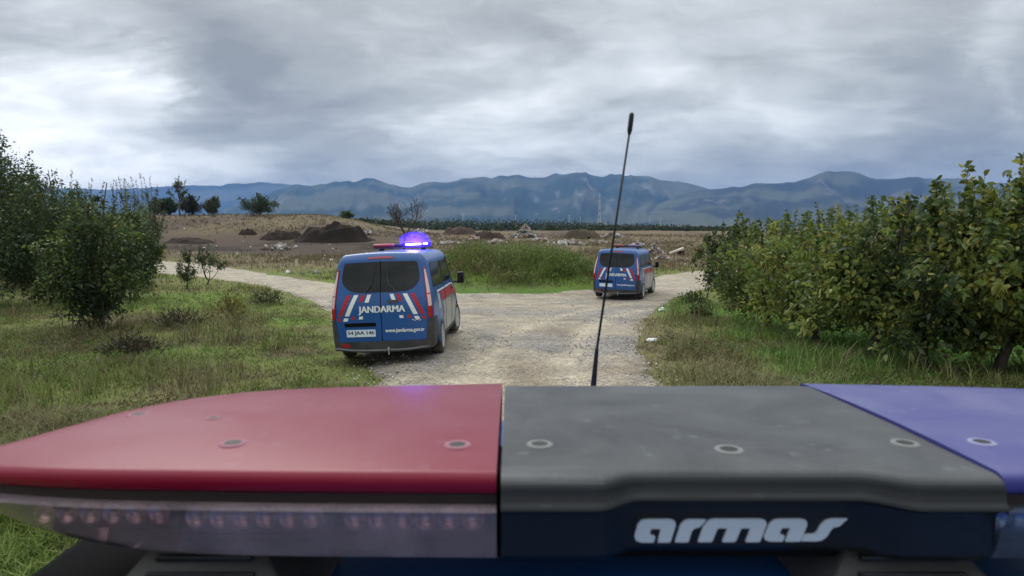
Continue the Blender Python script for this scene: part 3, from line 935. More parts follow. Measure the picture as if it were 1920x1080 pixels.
def build_trees():
    G = 'orchard trees beside the road'
    right = [  # px, py of the base, py of the top, spread, palette, leaf, yellow, shoots, label
        (1375, 572, 418, 1.35, DARK + MID[:1], .085, .02, 6, 'dark green bushy tree nearest the far van, at the orchard corner where the road bends'),
        (1440, 612, 425, 1.45, MID + YELG[:1], .09, .10, 8, 'green orchard tree with dark leaning trunk just behind the corner tree'),
        (1530, 640, 418, 1.55, YELG, .095, .16, 8, 'yellowish green tree with fine spreading twigs in the middle of the orchard edge'),
        (1625, 668, 425, 1.5, MID + YELG[:2], .095, .12, 9, 'mid green orchard tree with two dark stems between the yellowish tree and the tall shoots'),
        (1730, 690, 372, 1.45, DARK + MID, .10, .08, 12, 'tall dark orchard tree with leafy shoots against the right mountain'),
        (1865, 700, 345, 1.5, YELG + MID, .11, .30, 12, 'orchard tree with yellowing leaves and thick dark trunk beside the blue light cover'),
        (2010, 700, 330, 1.6, MID + DARK, .11, .15, 9, 'tall orchard tree cut by the edge of the picture, past the yellowing tree'),
    ]
    for px, py, top, R, pal, lf, yl, sh, lab in right:
        x, y, z = put(px, py)
        Ht = max(2.0, z_at(px, top, y) - z)
        tree('orchard_tree', (x, y, z), lab, Ht, R, pal, lf * 1.18, 8, 9, 6, 10, .20, .085, .10, sh, .30, .60, .02, G, yl, fill=2300)
    back = [(1470, 572, 415, 1.6, MID), (1560, 574, 402, 1.6, DARK + YELG[:2]), (1650, 580, 400, 1.7, MID), (1760, 590, 372, 1.7, MID + DARK), (1890, 596, 360, 1.8, DARK + MID), (2040, 590, 360, 1.8, MID)]
    labs = ['second row orchard tree showing over the leaning trunk tree', 'second row orchard tree whose thin shoots top the yellowish tree',
            'second row orchard tree seen between the two stemmed tree and the tall dark one', 'second row orchard tree behind the tall dark tree with leafy shoots',
            'second row orchard tree behind the yellowing tree with thick trunk', 'second row orchard tree at the edge of the picture past the blue cover']
    for (px, py, top, R, pal), lab in zip(back, labs):
        x, y, z = put(px, py)
        tree('orchard_tree', (x, y, z), lab, max(2.0, z_at(px, top, y) - z), R, pal, .11, 7, 8, 6, 9, .17, .08, .12, 14, .25, .55, .1, G, .10, fill=1800)

    GL = 'trees along the grass left of the road'
    left = [(188, 622, 372, 1.15, DARK + MID[:1], .085, 'slender dark green tree standing forward in the grass, leaves down to its foot'),
            (258, 562, 380, 1.05, DARK + MID, .085, 'dark green tree beside the pale road, just behind the slender forward tree'),
            (95, 575, 325, 1.8, DARK, .085, 'broad dark tree over the shaded grass, left of the slender forward tree'),
            (0, 570, 262, 2.0, DARK, .09, 'tallest dark tree, its loose twiggy top reaching the bright cloud'),
            (150, 545, 355, 1.6, DARK + MID[:1], .09, 'dense dark tree in the row between the broad tree and the tree by the road'),
            (225, 532, 390, 1.5, MID + DARK, .09, 'mid green tree low in the row behind the slender forward tree'),
            (40, 540, 310, 2.0, DARK, .10, 'dark tree filling the gap below the tallest loose topped tree'),
            (-110, 590, 290, 2.0, DARK, .09, 'dark tree cut by the edge of the picture beside the tallest tree')]
    for px, py, top, R, pal, lf, lab in left:
        x, y, z = put(px, py)
        sh = 7 if 'loose' in lab else 1
        tree('leafy_tree', (x, y, z), lab, max(2.0, z_at(px, top, y) - z), R, pal, lf * 1.45, 8, 9, 7, 7, .10, .075, .16, sh, .2, .5, .0, GL, .02, fill=int(5600 * R))

    far = [(140, 508, 340, 1.9, [(0.030, 0.045, 0.026), (0.040, 0.054, 0.030)], .13, 52, 'rounded dark tree standing higher behind the left row'),
           (240, 500, 338, 1.8, [(0.055, 0.072, 0.038), (0.045, 0.062, 0.032)], .13, 60, 'feathery grey green tree rising behind the tree by the road'),
           (282, 500, 350, 1.2, PALE, .13, 64, 'narrow pale grey green tree next to the feathery one')]
    for px, py, top, R, pal, lf, d, lab in far:
        x = x_at(px, 440, d); z = float(Hg(np.array([x]), np.array([float(d)]))[0])
        tree('leafy_tree', (x, d, z), lab, z_at(px, top, d) - z, R * 1.15, pal, lf, 7, 8, 6, 9, .25, .12, .2, 4, .15, .5, .1, GL, fill=4000)

    # trees on the bank against the mountains
    d = 150.0
    bank = [(317, 371, 2.6, DARK, .30, 'dark round tree on the bank, left of the thin poplar'),
            (360, 366, 2.6, [(0.03, 0.032, 0.018), (0.04, 0.04, 0.02)], .30, 'dark brownish round tree on the bank, right of the thin poplar'),
            (400, 369, 1.9, PALE, .28, 'small pale green tree on the bank by itself'),
            (485, 366, 4.0, DARK, .32, 'wide dark tree on the bank edge against the far mountains'),
            (295, 373, 2.0, DARK, .28, 'small dark tree on the bank, nearest the left row of trees'),
            (650, 396, 1.5, MID, .25, 'low round bush tree on the skyline above the soil mound')]
    for px, top, R, pal, lf, lab in bank:
        x = x_at(px, 405, d); z = float(Hg(np.array([x]), np.array([d]))[0])
        tree('bank_tree', (x, d, z), lab, max(1.5, z_at(px, top, d) - z), R, pal, lf, 7, 7, 6, 8, .1, .15, .15, 3, .1, .6, .05, 'trees on the far bank', fill=2600)
    x = x_at(337, 405, d - 4); z = float(Hg(np.array([x]), np.array([d - 4]))[0])
    tree('poplar_tree', (x, d - 4, z), 'thin pale poplar with bare stem and feathery top on the bank', z_at(337, 337, d - 4) - z, 2.1, PALE, .24, 9, 6, 5, 8, .45, .15, .35, 3, .0, .6, .3, minz=3.6)

    # the small forked tree on the grass point in front of the road
    x, y, z = put(350, 543)
    tree('small_tree', (x, y, z), 'small dark bushy tree on the grass point, leaves down to the ground', z_at(350, 470, y) - z, 0.50, DARK, .08, 6, 6, 5, 8, .2, .03, .2, 3, .2, .5, .1, 'small trees on the grass point', fill=900)
    x, y, z = put(388, 535)
    tree('small_tree', (x, y, z), 'small forked tree with bare lower limbs on the grass point before the road', z_at(388, 464, y) - z, 0.98, DARK, .085, 4, 7, 5, 9, .12, .05, .35, 3, .2, .5, .45, 'small trees on the grass point', minz=0.62, fill=900)

    # bare tree behind the near van
    d = 78.0
    x = x_at(757, 440, d); z = float(Hg(np.array([x]), np.array([d]))[0])
    Hb = z_at(765, 368, d) - z
    tubes = [([np.zeros(3) - (0, 0, .2), np.array((.05, 0, Hb * .2)), np.array((.15, 0, Hb * .36))], [.17, .13, .11])]

    def fork(a, dr, L, r, lev):
        q = [a]; dr = unit(dr)
        for k in range(4):
            dr = unit(dr + rng.normal(size=3) * .13 + np.array([0, 0, .10]))
            q.append(q[-1] + dr * L / 4)
        tubes.append((q, list(np.linspace(r, r * .5, 5))))
        if lev < 3:
            for k in range((5, 4, 3)[lev]):
                t_ = rng.uniform(.25, 1.0) * 4; m_ = min(int(t_), 3)
                a2 = q[m_] + (q[m_ + 1] - q[m_]) * (t_ - m_)
                fork(a2, dr + rng.normal(size=3) * (.62, .62, .35), L * rng.uniform(.42, .62), max(r * .55, .02), lev + 1)
    for k in range(7):
        az = 6.283 * k / 7 + rng.uniform(-.3, .3)
        fork(tubes[0][0][2] * (1, 1, rng.uniform(.8, 1)), np.array([math.cos(az) * .75, math.sin(az) * .75, 1.0]), Hb * rng.uniform(.36, .5), .065, 0)
    root = empty('bare_tree', (x, d, z), 'leafless dark tree with thin upright branches above the near van', 'tree')
    bm = bmesh.new(); add_tube(bm, [tuple(p) for p in tubes[0][0]], list(tubes[0][1]), 8)
    obj('trunk', bm_mesh('trunk', bm), root, M_bark, smooth=True)
    bm = bmesh.new()
    for pts, r in tubes[1:]:
        add_tube(bm, [tuple(p) for p in pts], list(r), 5, cap=False)
    obj('branches', bm_mesh('branches', bm), root, M_bark, smooth=True, kind='stuff')

    # single shrubs in the left grass
    sh = [(432, 598, .75, .75, [(0.20, 0.165, 0.03), (0.16, 0.15, 0.03), (0.11, 0.12, 0.03)], 'yellowing shrub with long narrow leaves in the left grass'),
          (340, 612, 1.0, .42, [(0.085, 0.066, 0.045), (0.06, 0.055, 0.03), (0.10, 0.08, 0.05)], 'low brown withered weed clump below the small forked tree'),
          (500, 572, .9, .55, [(0.05, 0.065, 0.025), (0.065, 0.072, 0.03), (0.08, 0.075, 0.04)], 'grey green weed clump on the grass point beside the pale road'),
          (245, 668, .8, .35, [(0.045, 0.045, 0.025), (0.07, 0.06, 0.035)], 'dark low weed clump in the rut before the slender tree'),
          (1300, 572, .85, .48, [(0.045, 0.07, 0.022), (0.06, 0.08, 0.025)], 'leafy green weed clump at the road edge before the orchard corner'),
          (1310, 600, .6, .4, [(0.075, 0.095, 0.025), (0.055, 0.08, 0.022)], 'bright green broad leaved plant on the right verge')]
    for px, py, w, h, pal, lab in sh:
        x, y, z = put(px, py)
        r = empty('shrub', (x, y, z), lab, 'shrub')
        q = leaf_clump((0, 0, 0), (w * .7, w * .6, h), 520, .13, pal, .6)
        obj('leaves', leaf_mesh('leaves', q[0], q[1], q[2], .28, q[3]), r, M_leaf, kind='stuff')
        bm = bmesh.new()
        for k in range(9):
            a = rng.uniform(0, 6.28); rr = rng.uniform(.1, .6) * w
            add_tube(bm, [(0.05 * math.cos(a), .05 * math.sin(a), -.05), (rr * .5 * math.cos(a), rr * .5 * math.sin(a), h * .5), (rr * math.cos(a), rr * math.sin(a), h * .95)], [.008, .006, .003], 4)
        obj('stems', bm_mesh('stems', bm), r, M_bark)

    # far row of fruit trees across the plain
    Ps, Ds, Ss, Cs = [], [], [], []
    for i in range(420):
        px = 560 + 860 * (i + rng.uniform(-.4, .4)) / 420
        d = 290 + rng.uniform(-8, 25)
        x = x_at(px, 425, d); z = float(H(x, d))
        top = np.interp(px, [560, 700, 850, 1100, 1130, 1400], [408, 411, 411, 416, 419, 427]) + rng.uniform(-2.5, 3)
        h = max(1.2, z_at(px, top, d) - z)
        q = leaf_clump((x, d, z), (1.5, 1.5, h), 50, .75, [np.array((0.030, 0.046, 0.016)), np.array((0.042, 0.06, 0.022)), np.array((0.024, 0.036, 0.014))], .4)
        Ps.append(q[0]); Ds.append(q[1]); Ss.append(q[2]); Cs.append(q[3])
    obj('orchard_belt', leaf_mesh('orchard_belt', np.concatenate(Ps), np.concatenate(Ds), np.concatenate(Ss), .8, np.concatenate(Cs)), mat=M_leaf, kind='stuff')


build_grass()
build_weeds()
build_trees()


# ------------------------------------------------------------------ waste ground: soil mounds, rubble, slab, post
def mound(px, py, wpx, hpx, label, tint, seed, depth=0.6, name='soil_mound'):
    x, y = on_ground(px, py)
    w = wpx / FPX * y; h = hpx / FPX * y
    n = 44
    u = np.linspace(-1, 1, n); U_, V_ = np.meshgrid(u, u, indexing='ij')
    X = U_ * w / 2; Y = V_ * w / 2 * depth
    r = np.sqrt(U_ ** 2 + V_ ** 2)
    e = np.clip(1 - r * (0.85 + 0.4 * (fbm(U_ * 2.2 + 5, V_ * 2.2, seed, 3) - 0.3)), 0, 1); e = e * 0.35 + 0.65 * sm(0.0, 0.42, e)
    Z = h * (1.1 * e * (0.45 + 1.0 * fbm(U_ * 3.4, V_ * 2.4, seed + 3, 4))) + 0.22 * (fbm(U_ * 14, V_ * 14, seed + 5, 3) - .5) * e ** .3
    gz = Hg(X + x, Y + y) - float(H(x, y))
    Z = np.where(e > 0.0, Z + gz, gz - 0.3)
    c = np.array(tint) * (0.75 + 0.6 * fbm(U_ * 6, V_ * 6, seed + 9, 4))[..., None]
    me = mesh_np(name, np.stack([X.ravel(), Y.ravel(), Z.ravel()], 1), [grid_faces(n, n)], c.reshape(-1, 3))
    o = obj(name, me, mat=M_ground, smooth=True)
    o.location = (x, y, float(H(x, y)))
    return tag(o, label, 'mound', 'mounds tipped on the waste ground')


mound(625, 453, 150, 28, 'largest dark soil mound on the waste ground left of the near van', (0.024, 0.018, 0.015), 4)
mound(530, 447, 80, 14, 'low dark soil mound just left of the largest one', (0.036, 0.027, 0.022), 14)
mound(465, 440, 34, 8, 'small dark heap beyond the low mound, on the brown slope', (0.035, 0.026, 0.022), 24)
mound(355, 455, 90, 8, 'flat dark soil ridge beside the left tree row', (0.036, 0.026, 0.022), 34)
mound(1093, 447, 75, 15, 'brown grassy mound in the distance left of the far van', (0.075, 0.060, 0.040), 44)
mound(918, 448, 60, 14, 'dark reddish earth heap with rubble on it, left of the white rubble', (0.060, 0.043, 0.036), 54)
mound(862, 440, 70, 12, 'reddish brown earth heap in the distance right of the bare tree', (0.070, 0.050, 0.042), 64)


def rock_mesh(name, n, place, size, cols):
    V, F, C = [], [], []
    base = np.array([(-1, -1, -1), (1, -1, -1), (1, 1, -1), (-1, 1, -1), (-1, -1, 1), (1, -1, 1), (1, 1, 1), (-1, 1, 1)], float)
    quads = np.array([(0, 3, 2, 1), (4, 5, 6, 7), (0, 1, 5, 4), (1, 2, 6, 5), (2, 3, 7, 6), (3, 0, 4, 7)])
    for i in range(n):
        p = place(i)
        q = base * rng.uniform(0.3, 1.0, 3) * size * rng.uniform(.5, 1.4) + rng.normal(size=(8, 3)) * size * .16
        a = rng.normal(size=4); a /= np.linalg.norm(a)
        R = np.array(Matrix(((1, 0, 0), (0, 1, 0), (0, 0, 1)))) if False else np.array(__import__('mathutils').Quaternion(a).to_matrix())
        V.append(q @ R.T + p); F.append(quads + 8 * i)
        C.append(np.repeat([np.array(cols[rng.integers(0, len(cols))]) * rng.uniform(.7, 1.2)], 8, axis=0))
    return mesh_np(name, np.concatenate(V), [np.concatenate(F)], np.concatenate(C))


CONC = [(0.33, 0.32, 0.30), (0.25, 0.235, 0.215), (0.42, 0.40, 0.38), (0.22, 0.16, 0.13), (0.16, 0.135, 0.11)]


def rubble(px, py, wpx, hpx, n, label, cols=CONC, size=None):
    x, y = on_ground(px, py)
    w = wpx / FPX * y; h = hpx / FPX * y
    s = size or w * 0.05
    root = empty('rubble_heap', (x, y, float(Hg(np.array([x]), np.array([y]))[0])), label, 'rubble heap', 'rubble heaps on the waste ground')

    def place(i):
        r = abs(rng.normal()) * .5; a = rng.uniform(0, 6.28)
        return np.array([r * math.cos(a) * w / 2, r * math.sin(a) * w * .6, max(0, 1 - r) * h * 1.2 * rng.uniform(.2, 1.1)])
    k = 12
    for i in range(k):
        o = obj('stone', rock_mesh('stone', 1, place, s * 1.5, cols), root, M_rock)
    obj('broken_stones', rock_mesh('broken_stones', n, place, s, cols), root, M_rock, kind='stuff')


rubble(985, 446, 62, 20, 130, 'pale rubble heap of broken concrete in the centre of the waste ground')
rubble(1225, 476, 46, 14, 110, 'grey rubble heap with white chunks just over the far van')
rubble(1240, 488, 40, 6, 40, 'flat scatter of white rubble beside the mirror of the far van')
rubble(690, 440, 40, 6, 60, 'pale stones lying on the right shoulder of the largest soil mound')
rubble(845, 462, 60, 5, 50, 'low scatter of pale rubble in dry grass right of the near van')
rubble(930, 462, 70, 5, 60, 'low scatter of pale chunks before the brown heaps left of the centre rubble')
rubble(1060, 462, 80, 4, 60, 'thin pale strip of rubble behind the scrub bank near the antenna')
rubble(1150, 446, 60, 5, 60, 'low far rubble strip between the brown mound and the far van roof')
rubble(885, 452, 40, 7, 60, 'reddish brick rubble on the waste ground right of the bare tree', [(.24, .13, .10), (.30, .2, .16), (.35, .32, .3)])
rubble(520, 466, 90, 3, 40, 'sparse pale stones on the dark soil before the low mound')
rubble(1195, 462, 40, 8, 80, 'pale rubble heap behind the far van roof light')
rubble(1275, 490, 40, 4, 40, 'white rubble scraps by the track below the tilted slab')
rubble(1010, 455, 60, 5, 60, 'broken pale blocks spread before the centre rubble heap')
rubble(1120, 455, 44, 5, 50, 'grey rubble patch in dry grass just left of the far van roof')
rubble(790, 437, 60, 5, 50, 'thin line of whitish rubble behind the bare tree')

# litter and stray stones too many to count
lx, ly = frust(210, 42, 170, -0.5, 0.32, 2.0)
k = road_sd(lx, ly) > .4; lx, ly = lx[k], ly[k]; lz = Hg(lx, ly)
obj('debris', rock_mesh('debris', len(lx), lambda i: np.array([lx[i], ly[i], lz[i] + .05]), .13, CONC + [(0.6, 0.6, 0.58), (0.12, 0.1, 0.09)]), mat=M_rock, kind='stuff')
lx, ly = frust(9000, 7, 30, -0.5, 0.45, 2.0)
k = (road_sd(lx, ly) < .3) & (rng.uniform(0, 1, len(lx)) < sm(.40, .62, fbm(lx * .42, ly * .42, 107, 5)) + .25 * (np.abs(road_sd(lx, ly)) < .4)); lx, ly = lx[k], ly[k]
obj('loose_gravel', rock_mesh('loose_gravel', len(lx), lambda i: np.array([lx[i], ly[i], float(H(lx[i], ly[i])) + .003]), .015, [(.44, .42, .38), (.36, .345, .32), (.52, .49, .43), (.28, .265, .245)]), mat=M_rock, kind='stuff')

# tipped concrete slab right of the far van
x, y = on_ground(1268, 478)
bm = bmesh.new(); add_box(bm, (0, 0, 0), (1.5, .9, .16), Matrix.Rotation(math.radians(-20), 3, 'Y'), .02)
for v in bm.verts: v.co += Vector((rng.normal() * .03, rng.normal() * .03, rng.normal() * .02))
o = obj('concrete_slab', bm_mesh('concrete_slab', bm), mat=mat_basic('pale_concrete', (.50, .47, .42), .9, noise=.25, nscale=4, bump=.4, bscale=12))
o.location = (x, y, float(Hg(np.array([x]), np.array([y]))[0]) + .45)
tag(o, 'tilted pale concrete slab dumped beside the track past the far van', 'slab')
bm = bmesh.new(); add_box(bm, (0, 0, .12), (.5, .4, .55), Matrix.Rotation(.4, 3, 'Z'), .04)
for v in bm.verts: v.co += Vector((rng.normal() * .04, rng.normal() * .04, rng.normal() * .03))
o = obj('dark_block', bm_mesh('dark_block', bm), mat=mat_basic('dark_block', (.05, .045, .04), .9, noise=.4, nscale=6, bump=.4))
o.location = (x + .55, y + .05, float(Hg(np.array([x]), np.array([y]))[0]) + .02)
tag(o, 'dark earth block propping up the tilted concrete slab', 'block')

# white marker post in the grass beyond the road
x, y, z = put(556, 502)
r = empty('marker_post', (x, y, z), 'short weathered cream marker post in grass beyond the road', 'post')
mp_ = mat_basic('weathered_paint', (.52, .47, .36), .8, noise=.35, nscale=9, bump=.3)
bm = bmesh.new(); add_box(bm, (0, 0, .3), (.17, .15, .8), Matrix.Rotation(math.radians(5), 3, 'Y'), .015)
obj('post', bm_mesh('post', bm), r, mp_)
bm = bmesh.new(); add_lathe(bm, [(0.0, .70), (.16, .71), (.18, .76), (.10, .83), (0, .85)], seg=12, centre=(.03, 0, 0))
for v in bm.verts: v.co += Vector((rng.normal() * .02, rng.normal() * .02, rng.normal() * .012))
obj('cap_stone', bm_mesh('cap_stone', bm), r, M_bark)

# far utility poles and a lattice pylon on the plain
M_pole = mat_basic('pale_pole', (.42, .42, .40), .7, noise=.2)
labs = ['second', 'third']
poles = [(868, 402, 'pale utility pole rising over the hedge right of the bare tree'), (967, 403, 'pale utility pole over the hedge behind the centre rubble heap'),
         (1067, 403, 'pale utility pole left of a close neighbour, over the brown mound'), (1088, 406, 'pale utility pole right of a close neighbour, beside the antenna'),
         (1218, 404, 'pale utility pole with lamp arm over the far van'), (1238, 408, 'pale utility pole right of the one with a lamp arm')]
for px, top, lab in poles:
    d = 420.0; x = x_at(px, 425, d); z = float(H(x, d)); h = z_at(px, top, d) - z
    r = empty('utility_pole', (x, d, z), lab, 'pole', 'utility poles beyond the hedge')
    bm = bmesh.new(); add_tube(bm, [(0, 0, -.3), (0, 0, h)], [.26, .17], 8); obj('pole', bm_mesh('pole', bm), r, M_pole)
    bm = bmesh.new()
    if 'arm' in lab and 'right' not in lab: add_tube(bm, [(0, 0, h - .4), (1.2, 0, h), (2.2, 0, h + .05)], [.12, .1, .14], 6)
    else: add_box(bm, (0, 0, h - .5), (1.5, .14, .16))
    obj('cross_arm', bm_mesh('cross_arm', bm), r, M_pole)
d = 2400.0; x = x_at(1124, 400, d); hh = z_at(1124, 362, d) - 0
r = empty('lattice_pylon', (x, d, 4), 'faint pale lattice pylon far off against the mountain beside the antenna', 'pylon')
bm = bmesh.new(); zb = 30.0
for sx in (-1, 1):
    for sy in (-1, 1):
        add_tube(bm, [(sx * 6, sy * 6, -6), (sx * 1.2, sy * 1.2, hh - 4)], [.7, .5], 4)
for i in range(7):
    a, b_ = i / 7, (i + 1) / 7
    wa, wb = 6 - 4.8 * a, 6 - 4.8 * b_
    for sy in (-1, 1):
        add_tube(bm, [(-wa, sy * wa, a * hh - 4), (wb, sy * wb, b_ * hh - 4)], .3, 4)
        add_tube(bm, [(wa, sy * wa, a * hh - 4), (-wb, sy * wb, b_ * hh - 4)], .3, 4)
obj('mast', bm_mesh('mast', bm), r, M_pole)
for k, zz in enumerate((.80, .92)):
    bm = bmesh.new(); add_tube(bm, [(-9 + 2 * k, 0, hh * zz), (0, 0, hh * zz + 1.5), (9 - 2 * k, 0, hh * zz)], .5, 4)
    obj('cross_arm', bm_mesh('cross_arm', bm), r, M_pole)

# white litter on the right verge
M_white = mat_basic('white_plastic', (.75, .76, .75), .5, noise=.1)
for px, py, lab in ((1240, 584, 'white litter scrap at the verge edge below the far van'), (1222, 643, 'white litter scrap on the right verge halfway to the antenna foot')):
    x, y, z = put(px, py)
    bm = bmesh.new(); bmesh.ops.create_icosphere(bm, subdivisions=2, radius=.075)
    for v in bm.verts: v.co = Vector((v.co.x * 1.3, v.co.y, v.co.z * .6)) * (1 + .35 * rng.normal())
    o = obj('litter', bm_mesh('litter', bm), mat=M_white); o.location = (x, y, z + .06)
    tag(o, lab, 'litter', 'scraps of white litter on the verge')

exec_vans = True

# ------------------------------------------------------------------ the vans
M_blue = mat_basic('van_blue_paint', (0.004, 0.072, 0.27), 0.30, coat=0.2, dust=(0.14, 0.18, 0.22), dust_amt=0.08, dust_scale=1.6)
M_glass = mat_basic('tinted_glass', (0.012, 0.014, 0.016), 0.05, spec=0.32, coat=0.0, dust=(0.12, 0.118, 0.115), dust_amt=0.09, dust_scale=2.6)
M_black = mat_basic('black_trim', (0.018, 0.019, 0.021), 0.55, noise=.2, bump=.15, bscale=200, dust=(0.12, 0.11, 0.10), dust_amt=0.35, dust_scale=4)
M_seal = mat_basic('door_seal', (0.006, 0.006, 0.007), 0.9, spec=.08)
M_tyre = mat_basic('tyre_rubber', (0.022, 0.021, 0.020), 0.85, noise=.3, dust=(0.20, 0.18, 0.15), dust_amt=0.55, dust_scale=6)
M_alloy = mat_basic('silver_alloy', (0.55, 0.56, 0.58), 0.35, metal=0.8, dust=(0.25, 0.23, 0.2), dust_amt=0.4, dust_scale=8)
M_silver = mat_basic('silver_panel', (0.17, 0.19, 0.225), 0.32, metal=0.3, coat=.5, dust=(0.3, 0.28, 0.25), dust_amt=0.4, dust_scale=3)
M_red = mat_basic('red_stripe', (0.36, 0.014, 0.030), 0.4)
M_white2 = mat_basic('white_stripe', (0.72, 0.75, 0.76), 0.45, noise=.06)
M_redlens = mat_basic('red_lens', (0.36, 0.010, 0.014), 0.15, coat=.6)
M_pinklens = mat_basic('clear_lens', (0.62, 0.45, 0.44), 0.12, coat=.6)
M_plate = mat_basic('plate', (0.62, 0.72, 0.80), 0.4)
M_ink = mat_basic('plate_ink', (0.02, 0.03, 0.05), 0.5)
M_chrome = mat_basic('dull_steel', (0.45, 0.45, 0.46), 0.35, metal=0.9)
M_roofred = mat_basic('red_roof_light', (0.30, 0.02, 0.03), 0.2, coat=.5)
M_roofblue = mat_basic('blue_roof_light', (0.05, 0.045, 0.30), 0.2, coat=.5)
M_roofviolet = mat_basic('violet_roof_light', (0.16, 0.10, 0.26), 0.35, coat=.3)
M_bluelit = mat_basic('blue_light_lit', (0.05, 0.02, 0.5), 0.2, emit=(0.026, 0.006, 1.0), emit_s=1.5)
M_bloom = bpy.data.materials.new('bloom_glow'); M_bloom.use_nodes = True  # violet camera bloom put in as volume emission, fading from its centre
_n = NT(M_bloom.node_tree); _n.n.remove(_n.n['Principled BSDF'])
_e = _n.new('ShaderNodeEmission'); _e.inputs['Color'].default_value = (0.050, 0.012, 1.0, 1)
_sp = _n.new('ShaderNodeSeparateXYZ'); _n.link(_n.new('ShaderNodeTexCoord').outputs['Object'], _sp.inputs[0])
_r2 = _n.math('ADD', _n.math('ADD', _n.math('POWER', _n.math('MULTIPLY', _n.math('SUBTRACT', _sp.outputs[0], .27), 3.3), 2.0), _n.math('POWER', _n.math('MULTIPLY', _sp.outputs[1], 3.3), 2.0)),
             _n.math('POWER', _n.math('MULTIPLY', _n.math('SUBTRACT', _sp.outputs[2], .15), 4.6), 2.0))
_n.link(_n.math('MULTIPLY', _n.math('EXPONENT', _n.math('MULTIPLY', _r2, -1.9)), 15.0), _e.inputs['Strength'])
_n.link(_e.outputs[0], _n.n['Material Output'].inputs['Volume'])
M_flash = mat_basic('flash_tube_lit', (0.8, 0.8, 1), 0.2, emit=(0.70, 0.66, 1.0), emit_s=3.0)

LX, LY, ZT, RR = 0.97, 2.48, 1.92, 0.17


def lean(z):
    return 0.02 + 0.21 * sm(0.95, 1.95, z) ** 1.0


TOPY = [-3, 0.55, 0.80, 1.05, 1.90, 2.05, 2.35, 2.49, 3]
TOPZ = [1.92, 1.92, 1.87, 1.72, 1.16, 1.09, 0.98, 0.86, .86]


def vmap(p):
    """box surface -> van body surface"""
    p = np.array(p, float)
    lo = np.array([-LX + RR, -LY + RR, -9]); hi = np.array([LX - RR, LY - RR, ZT - RR])
    c = np.clip(p, lo, hi); d = p - c
    ln = np.linalg.norm(d, axis=1, keepdims=True)
    q = c + np.where(ln > 1e-9, d / np.maximum(ln, 1e-9) * RR, 0)
    x, y, z = q[:, 0], q[:, 1], q[:, 2]
    w = np.interp(z, [0.25, 0.45, 0.75, 1.05, 1.35, 1.92], [0.955, 0.985, 1.0, 0.995, 0.955, 0.845])
    t = np.clip((-y - 1.0) / 1.48, 0, 1)
    w = w * (1 - 0.03 * t)
    x = x * w
    y = y + t ** 1.6 * (lean(z) + 0.06 * x ** 2 + 0.05 * sm(0.75, 0.35, z) * 0)
    f = np.clip((y - 1.4) / 1.08, 0, 1)
    x = x * (1 - 0.10 * f ** 2); y = y - 0.22 * f ** 2 * x ** 2
    T = np.interp(y, TOPY, TOPZ)
    z = np.where(z > 0.3, 0.3 + (z - 0.3) * (T - 0.3) / (1.92 - 0.3), z)
    z = z + 0.045 * (1 - np.clip(x / 0.85, -1, 1) ** 2) * sm(1.7, 1.92, q[:, 2]) * sm(2.4, .5, y)
    return np.stack([x, y, z], 1)


def fmap(face):
    def f(uv):
        uv = np.asarray(uv, float); u, v = uv[:, 0], uv[:, 1]
        o = np.ones(len(u))
        if face == 'rear': p = np.stack([u, -LY * o, v], 1)
        elif face == 'right': p = np.stack([LX * o, u, v], 1)
        elif face == 'left': p = np.stack([-LX * o, u, v], 1)
        elif face == 'roof': p = np.stack([u, v, ZT * o], 1)
        elif face == 'wrap': p = np.stack([np.where(u < 0, LX + u, LX), np.where(u < 0, -LY, -LY + u), v], 1)
        elif face == 'wrapl': p = np.stack([-np.where(u < 0, LX + u, LX), np.where(u < 0, -LY, -LY + u), v], 1)
        elif face == 'front': p = np.stack([u, LY * o, v], 1)
        return vmap(p)
    return f


OUT = {'rear': (0, -1, 0), 'right': (1, 0, 0), 'left': (-1, 0, 0), 'roof': (0, 0, 1), 'wrap': (.7, -.7, 0), 'wrapl': (-.7, -.7, 0), 'front': (0, 1, 0)}


def on_surf(face, uv, off):
    f = fmap(face); uv = np.asarray(uv, float); e = 0.004
    p = f(uv)
    a = f(uv + (e, 0)) - f(uv - (e, 0)); b = f(uv + (0, e)) - f(uv - (0, e))
    n = unit(np.cross(a, b)); o = np.array(OUT[face], float)
    n = n * np.sign((n * o).sum(1, keepdims=True) + 1e-9)
    return p + n * np.asarray(off).reshape(-1, 1)


def patch(name, poly, face, off, mat, parent, depth=0.012, step=0.09, smooth=False):
    """a panel, window or stripe cut to an outline and laid on the curved body"""
    bm = bmesh.new()
    vs = [bm.verts.new((p[0], p[1], 0)) for p in poly]
    fc = bm.faces.new(vs)
    bmesh.ops.triangulate(bm, faces=[fc])
    us = [p[0] for p in poly]; ws = [p[1] for p in poly]
    for ax, (lo, hi) in ((0, (min(us), max(us))), (1, (min(ws), max(ws)))):
        k = math.ceil(lo / step)
        while k * step < hi:
            co = [0, 0, 0]; no = [0, 0, 0]; co[ax] = k * step; no[ax] = 1
            bmesh.ops.bisect_plane(bm, geom=bm.verts[:] + bm.edges[:] + bm.faces[:], plane_co=co, plane_no=no, dist=1e-5)
            k += 1
    top = bm.verts[:]
    be = [e for e in bm.edges if e.is_boundary]
    r = bmesh.ops.extrude_edge_only(bm, edges=be)
    low = [g for g in r['geom'] if isinstance(g, bmesh.types.BMVert)]
    lows = set(low)
    allv = bm.verts[:]
    uv = np.array([v.co[:2] for v in allv])
    offs = np.array([off - depth if v in lows else off for v in allv])
    P = on_surf(face, uv, offs)
    for v, p in zip(allv, P): v.co = p
    return obj(name, bm_mesh(name, bm), parent, mat, smooth=smooth)


